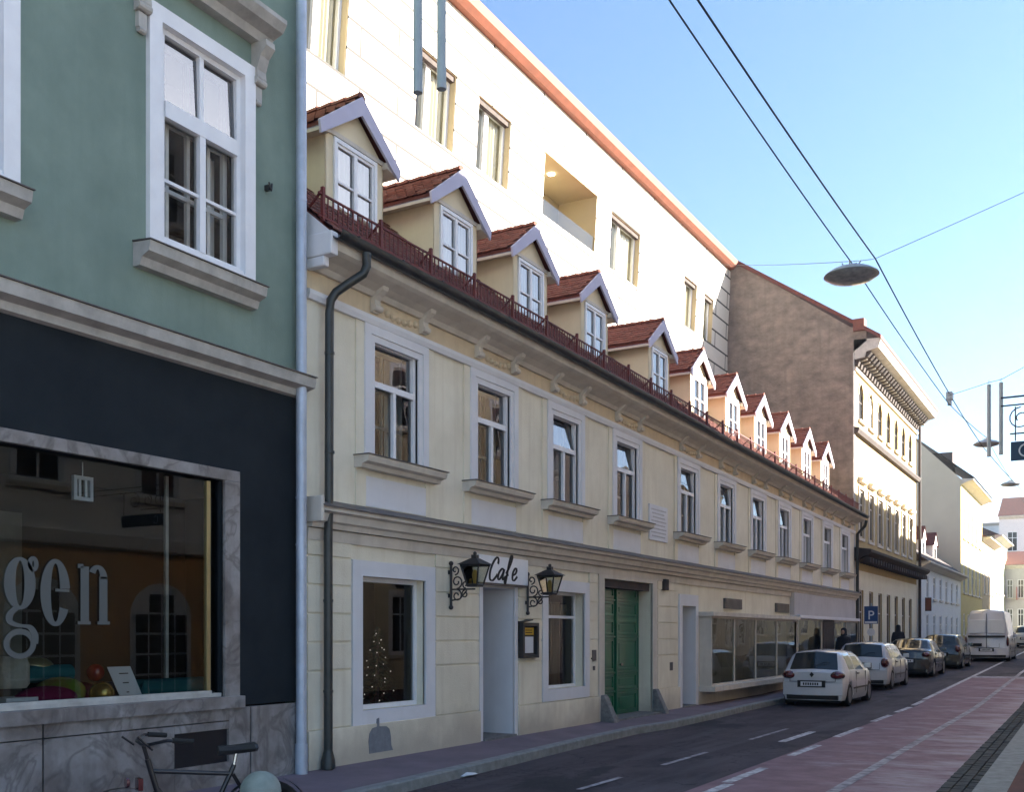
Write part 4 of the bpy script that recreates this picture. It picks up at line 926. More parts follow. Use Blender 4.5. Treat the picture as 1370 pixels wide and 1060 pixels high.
# ================================================================== BUILDING D (yellow, brown firewall)
yb = empty('yellow_building',(0,48,.3),'three storey yellow townhouse with arched top windows and a bare brown firewall','building')
A, B = 40.60, 55.4; dX = -.05
up = [41.95+1.92*k for k in range(7)]
dh = [(u-.46,u+.46,10.15,11.55,.15) for u in up]+[(u-.46,u+.46,5.62,7.45,.15) for u in up]+[(u-.42,u+.42,1.0,3.55,.25) for u in up]
mb = MB()
for (z0, z1) in ((0,4.6),(4.6,9.0),(9.0,12.6)): mb.holes(dX,A,B,z0,z1,[h for h in dh if z0<h[2]<z1])
mb.quad((dX,B,0),(dX-8,B,0),(dX-8,B,12.6),(dX,B,12.6)); mb.build('wall','yellow',yb)
MB().box(dX-.02,dX+.012,A+.005,B-.01,.2,4.2).build('ground_floor_render','yellow_pale',yb) if False else None
# firewall
fw = MB(); fw.add([(dX,A,0),(-9,A,0),(-9,A,19.6),(-5.55,A,17.45),(-.16,A,13.5),(.42,A,13.35),(.42,A,12.9),(dX,A,12.55)],[(0,1,2,3,4,5,6,7)]); fw.build('firewall','firewall',yb)
MB().box(dX-.02,dX+.02,A-.03,A+.22,.2,12.5).build('corner_strip','stone_trim',yb)
m_ = MB(); m_.add([(.95,A-.1,13.05),(-9,A-.1,19.85),(-9,B+.2,19.85),(.95,B+.2,13.05),(.95,A-.1,12.9),(-9,A-.1,19.65),(-9,B+.2,19.65),(.95,B+.2,12.9)],[(0,1,2,3),(7,6,5,4),(0,4,5,1),(0,3,7,4),(3,2,6,7)]); m_.build('roof','tile_dark',yb)
m_ = MB(); m_.box(-.05,.35,A-.12,A+.35,13.3,13.75); m_.build('roof_end_tiles','tile',yb)
MB().sweepy([(dX,12.25),(.35,12.3),(.4,12.5),(.85,12.6),(.92,12.85),(.92,12.95),(dX,13.0)],[A,B]).build('cornice','stone_trim',yb)
m_ = MB(); k = 0; y = A+.2
br = MB(); poly = [(0,0),(.14,0),(.2,.2),(.5,.3),(.62,.42),(.62,.5),(0,.5)]; br.prism([(p[0],-.13,p[1]) for p in poly],(0,.26,0)); bme = br.mesh('console','brown_stone')
while y < B-.1: link('console', bme, yb, (dX,y,12.02)); y += .52
MB().sweepy([(dX,11.85),(.04,11.85),(.06,11.95),(dX,12.0)],[A,B]).build('moulding','cornice',yb)
MB().sweepy([(dX-.02,9.45),(.10,9.47),(.16,9.60),(.16,9.66),(dX-.02,9.72)],[A-.02,B]).build('string_course','brown_stone',yb)
MB().sweepy([(dX-.02,4.62),(.10,4.64),(.20,4.74),(.45,4.82),(.58,4.94),(.58,5.04),(dX-.02,5.14)],[A+.02,B+.1]).build('balcony_cornice','brown_stone',yb)
bkm = MB().box(.02,.50,0,.15,0,.20).mesh('bracket','roof_dark')
for u in range(27): link('bracket', bkm, yb, (0,A+.3+u*.54,4.56))
for i, u in enumerate(up):
    # arched heads
    f = MB(); f.frame(-.10+dX,-.055+dX,u-.46,u+.46,10.15,11.55,.05,[(u,10.2,11.5)],[(10.9,u-.4,u+.4)],.05); wn = f.build('arched_window','brown_stone',yb,org=(0,u,10.8))
    MB().quad((dX-.07,u-.46,10.15),(dX-.07,u+.46,10.15),(dX-.07,u+.46,11.55),(dX-.07,u-.46,11.55)).build('pane','dark_window',wn,recalc=False)
    sp = MB()
    for s_ in (-1, 1): 
        pts = [(u+s_*.46,11.56)]+[(u+s_*.46*math.cos(t),11.10+.46*math.sin(t)) for t in lin(0,math.pi/2,6)]+[(u,11.56)]
        sp.prism([(dX-.14,p[0],p[1]) for p in pts],(.139,0,0))
    for k in range(9):
        t = math.pi*k/8; t2 = math.pi*(k+1)/8
        if k < 8: sp.add([(dX+.03,u+0.47*math.cos(t),11.1+0.47*math.sin(t)),(dX+.03,u+.56*math.cos(t),11.1+.56*math.sin(t)),(dX+.03,u+.56*math.cos(t2),11.1+.56*math.sin(t2)),(dX+.03,u+0.47*math.cos(t2),11.1+0.47*math.sin(t2))],[(0,1,2,3)])
    sp.build('arch','yellow',wn); MB().box(dX-.02,.05,u-.54,u+.54,10.03,10.14).build('sill','cornice',wn)
    f = MB(); f.frame(-.07+dX,-.035+dX,u-.46,u+.46,5.62,7.45,.05,[(u,5.7,7.4)],[(6.9,u-.34,u+.34)],.05); f.frame(dX-.02,dX+.05,u-.57,u+.57,5.47,7.57,.10); wn = f.build('window','brown_stone' if False else 'cornice',yb,org=(0,u,6.5))
    MB().quad((dX-.045,u-.46,5.62),(dX-.045,u+.46,5.62),(dX-.045,u+.46,7.45),(dX-.045,u-.46,7.45)).build('pane','dark_window',wn,recalc=False)
    MB().sweepy([(dX-.02,7.70),(.10,7.72),(.18,7.85),(dX-.02,7.92)],[u-.58,u+.58]).build('hood','cornice',wn)
    f = MB(); f.frame(-.11+dX,-.06+dX,u-.42,u+.42,1.0,3.55,.06,[(u,1.05,3.5)],[(2.7,u-.36,u+.36)],.05); wn = f.build('window','grey_wall',yb,org=(0,u,2.2))
    MB().quad((dX-.07,u-.42,1.0),(dX-.07,u+.42,1.0),(dX-.07,u+.42,3.55),(dX-.07,u-.42,3.55)).build('pane','dark_window',wn,recalc=False)
# painted silhouette panel in second bay of top floor
m_ = MB(); u = up[1]; m_.lathe([(.01,-.0),(.3,.0),(.3,.02),(.01,.02)],(dX-.06,u,11.0),20,'x'); m_.box(dX-.06,dX-.03,u-.16,u+.16,10.2,11.4); m_.build('window_figure','bluewhite',yb)
# pale ground floor render as sheet proud of wall (skips openings)
m_ = MB(); m_.holes(dX+.012,A+.23,B-.01,.25,4.3,[(u-.42,u+.42,1.0,3.55,.02) for u in up],.02); m_.build('ground_floor_render','yellow_pale',yb)
MB().tube([(.1,B+.05,12.3),(.1,B+.05,.5)],.07,8).build('downpipe','roof_dark',yb)

# ================================================================== generic further buildings
def simple_building(name, label, T, u0, u1, zg, zt, rows, wall, depth=9, roof='tile_dark', ridge=2.0, cor=.3, ww=.95, style='cross', key='', surround=None, gmat='dark_window', sill=.1, gf=None, over=.35):
    o0 = T(0,(u0+u1)/2,zg); b = empty(name, o0, label, 'building')
    hs = []
    for (z0, z1, us) in rows:
        for u in us: hs.append((u-ww/2,u+ww/2,z0,z1,.1))
    mb = MB(T); zsplit = sorted({zg-.5, zt}|{(rows[i][1]+rows[i+1][0])/2 for i in range(len(rows)-1)})
    for a, c in zip(zsplit, zsplit[1:]): mb.holes(0,u0,u1,a,c,[h for h in hs if a<h[2]<c])
    shell(mb,0,u0,u1,zg-.5,zt,depth); mb.build('wall',wall,b)
    for (z0, z1, us) in rows:
        for u in us: gwin(b,T,0,u,(z0+z1)/2,ww,round(z1-z0,3),style,'white_paint',.03,sill,surround,key,gmat)
    m_ = MB(T); m_.sweepy([(-.02,zt-.3),(.08,zt-.28),(cor*.6,zt-.12),(cor,zt-.06),(cor,zt+.02),(-.02,zt+.05)],[u0,u1]); m_.build('cornice','cornice',b)
    if ridge > 0:
        m_ = MB(T); m_.add([(over,u0-.1,zt+.05),(over,u1+.1,zt+.05),(-depth/2,u1+.1,zt+ridge),(-depth/2,u0-.1,zt+ridge),(-depth,u1+.1,zt+.05),(-depth,u0-.1,zt+.05)],[(0,1,2,3),(3,2,4,5),(0,3,5),(1,4,2)]); m_.build('roof',roof,b)
    return b
def us(a, b, n): return [a+(b-a)*(i+.5)/n for i in range(n)]
# E: low blue white house
E_ = simple_building('low_white_house','low pale blue house with small dormers beyond the yellow townhouse',TL,56.3,72.9,.5,5.55,[(1.3,2.9,us(57.5,72.2,6)),(3.75,5.0,us(57.5,72.2,6))],'bluewhite',8,'roof_dark',3.2,.5,.85,key='L')
for k, y in enumerate((58.8,63.5,68.0)):
    f = MB(); f.box(-2.2,-.9,y-.7,y+.7,5.6,7.3); f.add([(-.85,y-.8,7.3),(-.85,y+.8,7.3),(-.85,y,8.0),(-3.5,y-.8,7.3),(-3.5,y+.8,7.3),(-3.5,y,8.0)],[(0,1,2),(0,2,5,3),(1,4,5,2)]); dd = f.build('dormer','white_wall',E_,org=(-1,y,6.5))
    f = MB(); f.add([(-.8,y-.9,7.22),(-.8,y,8.08),(-3.5,y,8.08),(-3.5,y-.9,7.22),(-.8,y+.9,7.22),(-3.5,y+.9,7.22)],[(0,1,2,3),(1,4,5,2)]); f.build('roof','tile_dark',dd,recalc=False); MB().box(-.9,-.87,y-.35,y+.35,6.1,7.1).build('pane','dark_window',dd)
f = MB(); f.box(.0,.3,57.9,58.0,3.05,3.75); sg = f.build('projecting_sign','brown_stone',org=(0,58,3)); tag(sg,'small orange brown square sign projecting from the low pale blue house','sign')
MB().box(.02,.28,57.89,57.895,3.1,3.7).build('sign_face','terracotta',sg)
# F: tall pale yellow house with blank gable
F_ = simple_building('pale_yellow_house','tall pale yellow house with a blank taupe gable above the low blue house',TL,73.0,86.0,.8,11.9,[(1.8,3.2,us(73.6,85.6,5)),(4.6,6.5,us(73.6,85.6,5)),(8.2,10.3,us(73.6,85.6,5))],'yellow_light',9,'roof_dark',0,.75,.95,key='L')
f = MB(); f.add([(0,72.96,.5),(-9,72.96,.5),(-9,72.96,19.5),(-2.3,72.96,14.3),(0,72.96,11.95)],[(0,1,2,3,4)]); f.build('gable','taupe',F_)
f = MB(); f.add([(.8,72.9,12.0),(-2.3,72.9,14.5),(-9,72.9,19.8),(-9,86.1,19.8),(-2.3,86.1,14.5),(.8,86.1,12.0)],[(0,1,4,5),(1,2,3,4)]); f.build('roof','roof_dark',F_)
f = MB(); f.box(-2.4,-.7,74.6,76.2,12.4,14.0); f.build('dormer','roof_dark',F_)
simple_building('cream_house','narrow cream house with a grey cornice beyond the tall pale yellow house',TL,86.1,96,1.1,9.2,[(2.0,3.6,us(86.5,95.6,3)),(5.0,6.8,us(86.5,95.6,3))],'sand',9,'tile_dark',2.5,.6,1.0,key='L')
simple_building('light_green_house','light green tinted house where the street starts to bend',TL,96.1,108,1.3,10.2,[(2.4,4.0,us(96.5,107.6,4)),(5.4,7.3,us(96.5,107.6,4))],'pale_green',9,'roof_dark',2.5,.6,1.0,key='L')
# far end of street, fronts facing the camera
T1 = TE(118)
g1 = simple_building('pink_white_house','pinkish white house with a red awning closing the view down the street',T1,-1.5,4.6,1.5,14.0,[(3.0,5.0,us(-1.2,4.4,3)),(6.8,8.8,us(-1.2,4.4,3)),(10.4,12.4,us(-1.2,4.4,3))],'pinkwhite',10,'tile',2.5,.4,.95,key='E')
f = MB(T1); f.add([(0,.1,8.4),(0,2.4,8.4),(1.3,2.4,7.4),(1.3,.1,7.4)],[(0,1,2,3)]); f.build('awning','redball',g1)
g2 = simple_building('white_corner_house','tall white corner house with two chimneys at the far end of the street',TE(132),2.2,14,1.8,19,[(3.2,5.2,us(2.6,13.6,5)),(7.2,9.4,us(2.6,13.6,5)),(11.4,13.6,us(2.6,13.6,5)),(15.4,17.4,us(2.6,13.6,5))],'white_wall',10,'tile',2.4,.5,1.0,key='E2')
for xx in (3.0,6.5): MB().box(xx,xx+.9,134,135,19,22.2).build('chimney','brick_brown',g2)
simple_building('off_white_house','tall off white house behind the pinkish one at the bend',TE(140),-9,1.6,1.9,15.5,[(9.4,11.4,us(-8.6,1.2,4)),(12.6,14.4,us(-8.6,1.2,4))],'white_wall',10,'grey_wall',2,.5,1.0,key='E3')
simple_building('grey_blue_house','grey blue house with a dark ground floor standing before the pinkish white one',TE(106),-.2,1.9,1.4,8.2,[(2.6,4.2,[.4,1.3]),(5.2,6.9,[.4,1.3])],'grey_wall',9,'tile',1.6,.3,.5,key='E4')
f = MB(); f.box(1.0,1.04,105.2,105.9,5.0,6.2); tag(f.build('projecting_sign','redball',org=(1,105.5,5)),'tiny red sign projecting from the grey blue house at the bend','sign')
# opposite side of the street (behind / right of the camera, seen only in reflections and by their shadows)
TO = TRX(9.9)
def opp(name, lab, u0, u1, zt, wall, n, floors, key):
    rows = [(z, z+1.8, us(u0+.3,u1-.3,n)) for z in floors]
    return simple_building(name, lab, TO, u0, u1, .1, zt, rows, wall, 10, 'roof_dark', 0, .35, 1.05, key=key, surround=.05)
ob = opp('orange_house','cream house with an orange ground floor and white arched windows across the street',8.4,21.0,14.4,'white_wall',4,(4.8,8.0,11.0),'O1')
for u in us(8.8,20.7,4):
    f = MB(TO); pts = [(u-.85,.3),(u+.85,.3),(u+.85,2.2)]+[(u+.85*math.cos(t),2.2+.75*math.sin(t)) for t in lin(0,math.pi,12)]+[(u-.85,2.2)]
    f.prism([(.0,p[0],p[1]) for p in pts],(.05,0,0)); wn = f.build('arched_window','white_paint',ob)
    f = MB(TO)
    for i in range(4):
        for j in range(5):
            y0_, z0_ = u-.72+i*.37, .5+j*.45
            if j == 4 and i in (0,3): continue
            f.box(.05,.06,y0_,y0_+.32,z0_,z0_+.4)
    f.build('pane','dark_window',wn)
f = MB(TO); f.box(-.02,.012,8.41,20.99,.15,3.62); f.build('ground_floor_render','orange_wall',ob)
f = MB(TO); f.sweepy([(0,3.6),(.2,3.65),(.25,3.9),(0,3.95)],[8.4,21]); f.build('string_course','white_wall',ob)
opp('ochre_house','ochre house across the street opposite the green door',21.1,32.9,14.2,'ochre_wall',4,(1.2,4.8,8.0,11.0),'O3')
opp('pink_house','lower pink house across the street opposite the far dormers',33.0,47.5,11.5,'pinkwhite',5,(1.2,4.6,8.0),'O4')
opp('tall_grey_house','taller grey house across the street opposite the yellow townhouse',47.6,58,12.0,'grey_wall',4,(1.2,4.6,8.2),'O5')
opp('cream_corner_house','cream house across the street further down',58.1,100,11.2,'yellow_pale',12,(1.8,5.0,8.2),'O6')

# ================================================================== street things
def lens_lamp(loc, lab, proto=[None]):
    if proto[0] is None:
        r = empty('street_lamp',(0,0,0)); 
        b = MB(); b.lathe([(.02,.12),(.16,.11),(.34,.06),(.45,-.01),(.46,-.03),(.44,-.045)],(0,0,0),32,sq=(1,1,1)); lbuild(b,'lamp_shade','lamp_grey',r,smooth=True)
        b = MB(); b.lathe([(.435,-.046),(.38,-.085),(.22,-.12),(.02,-.13)],(0,0,0),32); lbuild(b,'diffuser','lamp_dark',r,smooth=True)
        b = MB(); b.box(-.10,.10,-.03,.03,.12,.17); b.tube([(-.12,0,.15),(-.16,0,.21)],.012,6); b.tube([(.12,0,.15),(.16,0,.21)],.012,6); b.tube([(0,-.12,.12),(0,-.16,.2)],.012,6); lbuild(b,'hanger','lamp_grey',r)
        proto[0] = r; o = r
    else: o = copy_tree(proto[0])
    o.location = loc; tag(o, lab, 'street lamp', 'disc lamps hung over the street'); return o
lens_lamp((4.5,18.42,8.02),'large grey disc lamp hung over the street in the open sky')
lens_lamp((4.5,41.2,8.75),'small grey disc lamp against the roof of the tall pale yellow house')
lens_lamp((4.1,57.0,9.3),'smallest far disc lamp in front of the white corner house')
def cable(pts, r, lab, n=6):
    def sag(a, b, k=14, s=.004):
        a, b = Vector(a), Vector(b); L_ = (b-a).length
        return [tuple(a.lerp(b,i/k)-Vector((0,0,s*L_*4*(i/k)*(1-i/k)))) for i in range(k)]
    P = []
    for a, b in zip(pts, pts[1:]): P += sag(a, b)
    P.append(pts[-1]); o = MB().tube(P, r, n).build('overhead_cable','cable'); tag(o, lab, 'cable', 'cables over the street'); return o
cable([(4.5,-6,8.35),(4.5,9.6,8.22),(4.5,18.42,8.22),(4.5,30.9,8.20),(4.5,41.2,8.95),(4.2,57,9.4),(4.0,80,9.6)], .011, 'long cable running along the street through the disc lamps')
cable([(4.5,-6,8.5),(4.5,10.7,8.66),(4.5,20.53,8.95),(4.5,31.3,8.50),(4.5,40,8.42),(4.5,70,9.8)], .014, 'thicker cable running along the street beside the lamp cable')
cable([(-4.8,36.45,15.5),(4.5,18.42,8.24),(4.5,20.53,8.95),(9.9,26.6,13.0)], .006, 'thin span wire crossing the street at the large disc lamp')
cable([(4.5,30.9,8.42),(5.6,30.0,8.46),(5.89,30.0,8.50),(9.9,29.0,10.2)], .007, 'thin span wire carrying the far light tubes')
m_ = MB(); m_.box(4.42,4.58,31.0,31.3,8.35,8.55); m_.box(4.45,4.55,31.05,31.2,8.2,8.35); tag(m_.build('cable_clamp','lamp_grey',org=(4.5,31.1,8.4)),'small grey junction clamp where two cables meet','clamp')
def ltube(x, y, zb_, zt_, r, lab):
    e = empty('light_tube',(x,y,zb_),lab,'light tube','hanging grey light tubes')
    MB().tube([(x,y,zb_),(x,y,zt_)],r,12).build('tube','tube_grey',e,smooth=True)
    MB().tube([(x,y,zb_-.03),(x,y,zb_+.02)],r*1.05,12).build('end_cap','lamp_grey',e); MB().tube([(x,y,zt_),(x,y,zt_+.12)],.006,6).build('cord','cable',e)
ltube(2.03,9.0,7.55,9.95,.048,'left one of the two grey tubes hanging before the white apartment wall')
ltube(2.33,9.0,7.51,9.90,.048,'right one of the two grey tubes hanging before the white apartment wall')
ltube(5.60,30,6.53,8.40,.05,'far grey tube hanging in the sky, nearer the yellow townhouse')
ltube(5.89,30,6.56,8.42,.05,'far grey tube hanging in the sky, nearer the bracket sign')
cable([(.1,9.2,10.3),(2.03,9.0,10.07),(2.33,9.0,10.02),(9.9,8.6,10.6)], .006, 'thin wire above the frame holding the near light tubes')
# bracket sign on the opposite side
bs = empty('bracket_sign',(9.9,14,4),'dark blue hanging shop sign on a scrolled iron bracket at the right edge','sign')
m_ = MB(); m_.tube([(9.88,14,4.70),(7.20,14,4.70)],.012,6); m_.tube([(9.88,14,4.60),(7.20,14,4.60)],.010,6)
for cx, r_ in ((7.42,.14),(7.72,.12),(8.1,.16)):
    m_.tube([(cx+r_*(1-.7*k/20)*math.cos(R(90)+k*.42), 14, 4.43+r_*(1-.7*k/20)*math.sin(R(90)+k*.42)) for k in range(21)],.008,6)
m_.tube([(7.30,14,4.25),(7.9,14,4.25)],.010,6); m_.tube([(7.36,14,4.58),(7.36,14,4.16)],.008,6); m_.tube([(8.4,14,4.58),(8.4,14,4.16)],.008,6); m_.build('bracket','rail_black',bs)
sp_ = MB().box(7.31,8.45,13.985,14.015,3.92,4.15).build('sign_board','sign_dark',bs); m_ = MB()
P = [(7.47+.065*math.cos(R(45)+k*R(13)),13.975,4.035+.07*math.sin(R(45)+k*R(13))) for k in range(22)]; m_.tube(P,.010,6); m_.build('letter','paper',bs)
# parking sign
ps = empty('parking_sign',(.86,39.2,.3),'blue parking sign with a white P on a grey post near the yellow townhouse','sign')
MB().tube([(.86,39.2,.3),(.86,39.2,2.95)],.03,8).build('post','lamp_grey',ps)
MB().box(.62,1.10,39.15,39.17,2.20,2.84).build('sign_plate','sign_blue',ps,bevel=.004)
def text(s, size, name, mat, parent, loc, rot=(R(90),0,0)):
    cu = bpy.data.curves.new(name,'FONT'); cu.body = s; cu.size = size; cu.extrude = .004; cu.align_x = 'CENTER'
    t = bpy.data.objects.new('tmp',cu); COL.objects.link(t); bpy.context.view_layer.update()
    me = bpy.data.meshes.new_from_object(t); bpy.data.objects.remove(t); me.materials.clear(); me.materials.append(M[mat])
    o = bpy.data.objects.new(name,me); COL.objects.link(o); o.parent = parent; o.location = Vector(loc)-WL[parent.name]; o.rotation_euler = rot; return o
text('P',.46,'letter','paper',ps,(.86,39.14,2.36)); MB().box(.65,1.07,39.141,39.149,2.22,2.29).build('sub_plate','paper',ps)
MB().lathe([(.01,-.01),(.14,-.01),(.14,.01),(.01,.01)],(.86,39.16,1.90),20,'y').build('round_plate','white_wall',ps)
# bollard with a ball
bo = empty('ball_bollard',(3.32,5.3,.12),'grey green ball topped bollard at the kerb beside the bicycle','bollard')
MB().tube([(3.32,5.3,.12),(3.32,5.3,.62)],.05,14).build('post','bollard',bo,smooth=True); MB().ball((3.32,5.3,.73),.14,28).build('ball','bollard',bo,smooth=True)
# litter
m_ = MB(); P = []
for k in range(14):
    t = k/14*2*math.pi; P.append((1.30+.09*math.cos(t)*(1+.3*math.sin(3*t)),11.12+.20*math.sin(t)*(1+.2*math.cos(2*t)),.02+.02*random.random()))
P.append((1.30,11.12,.06)); m_.add(P,[(k,(k+1)%14,14) for k in range(14)]); tag(m_.build('paper_scrap','paper',org=(1.3,11.1,0),recalc=False),'crumpled white paper lying in the gutter by the kerb','litter')

# ------------------------------------------------------------------ bicycle
def bicycle():
    P1, P2 = Vector((2.79,4.58,0)), Vector((3.19,5.48,0))
    d = (P2-P1).normalized(); rz = math.atan2(d.y, d.x); wb_ = (P2-P1).length
    r = empty('bicycle', (P1.x,P1.y,.12), 'black city bicycle parked beside the marble plinth, only its upper half in view','bicycle', rz=rz)
    Rw = .33
    def wheel(x, nm):
        t = MB(); n = 36; t.lathe([(Rw-.035,-.012),(Rw-.01,-.018),(Rw,0),(Rw-.01,.018),(Rw-.035,.012),(Rw-.035,-.012)],(x,0,Rw),n,'y'); w_ = lbuild(t,'wheel','tyre',r,smooth=True,recalc=False)
        s_ = MB()
        for k in range(24): a = 2*math.pi*k/24; s_.tube([(x,.02*(-1)**k,Rw),(x+(Rw-.03)*math.cos(a),0,Rw+(Rw-.03)*math.sin(a))],.0016,4)
        s_.lathe([(.02,-.04),(.02,.04)],(x,0,Rw),10,'y'); o = lbuild(s_,'spokes','chrome',w_)
    wheel(0,'f'); wheel(wb_,'r')
    hd = (.20,0,.80); bb = (.52,0,.29); st = (.74,0,.72); ra = (wb_,0,Rw)
    f = MB(); f.tube([(.24,0,.62),(.17,0,.86)],.02,10); f.tube([(.235,0,.66),bb],.017,10); f.tube([(.20,0,.78),st],.016,10); f.tube([bb,(.76,0,.78)],.017,10)
    for s_ in (-.03,.03): f.tube([bb,(wb_,s_,Rw)],.01,8); f.tube([(.75,s_*.6,.72),(wb_,s_,Rw)],.009,8)
    lbuild(f,'frame','bike_black',r,smooth=True)
    f = MB()
    for s_ in (-.035,.035): f.tube([(.235,s_,.64),(.12,s_,.5),(0,s_,Rw)],.011,8)
    lbuild(f,'fork','bike_black',r,smooth=True)
    f = MB(); f.tube([(.17,0,.86),(.14,0,.97)],.014,8); f.tube([(.33,-.27,.99),(.22,-.25,1.00),(.14,-.14,.97),(.13,0,.96),(.14,.14,.97),(.22,.25,1.00),(.33,.27,.99)],.011,8); f.tube([(.14,-.2,.94),(.04,-.22,1.03)],.008,6); f.tube([(.14,.2,.94),(.06,.2,1.0)],.008,6); lbuild(f,'handlebar','bike_black',r,smooth=True)
    for s_ in (-1,1): lbuild(MB().tube([(.25,s_*.255,1.0),(.38,s_*.275,.985)],.017,8),'grip','tyre',r)
    f = MB(); f.tube([(.755,0,.76),(.775,0,.86)],.013,8); lbuild(f,'seat_post','chrome',r)
    f = MB(); sec = [(-.14,.022,.0),(-.05,.03,.0),(.03,.06,.005),(.09,.09,.01),(.12,.07,.012)]; P = []; F = []
    for (x_, w_, z_) in sec:
        for k in range(8): t = 2*math.pi*k/8; P.append((.785+x_,1.25*w_*math.cos(t),.885+z_+.034*math.sin(t)))
    for i in range(4):
        for k in range(8): j = (k+1)%8; F.append((i*8+k,i*8+j,i*8+8+j,i*8+8+k))
    F += [tuple(range(8)),tuple(range(32,40))]; f.add(P,F); lbuild(f,'saddle','black_plastic',r,smooth=True)
    f = MB(); n = 18; P = []; 
    for (cx, a0, a1) in ((0,R(20),R(150)),(wb_,R(10),R(185))):
        for k in range(n+1):
            a = a0+(a1-a0)*k/n
            for s_ in (-.024,.024): pass
        P = [(cx+(Rw+.025)*math.cos(a0+(a1-a0)*k/n), s_, Rw+(Rw+.025)*math.sin(a0+(a1-a0)*k/n)) for k in range(n+1) for s_ in (-.026,.026)]
        f.add(P,[(2*k,2*k+1,2*k+3,2*k+2) for k in range(n)])
    lbuild(f,'mudguard','bike_black',r,recalc=False)
    f = MB(); f.lathe([(.10,-.004),(.10,.004)],(.52,-.05,.29),20,'y'); f.tube([(.52,-.06,.29),(.60,-.06,.14)],.009,6); f.box(.56,.66,-.15,-.06,.125,.145); f.tube([(.52,.06,.29),(.44,.06,.44)],.009,6); f.box(.4,.5,.06,.15,.425,.445); lbuild(f,'crankset','chrome',r)
    f = MB(); f.lathe([(.035,0),(.03,.02)],(.02,-.03,.72),10,'x'); f.box(.10,.13,-.04,.04,.66,.74); lbuild(f,'reflector','red_lamp',r)
bicycle()

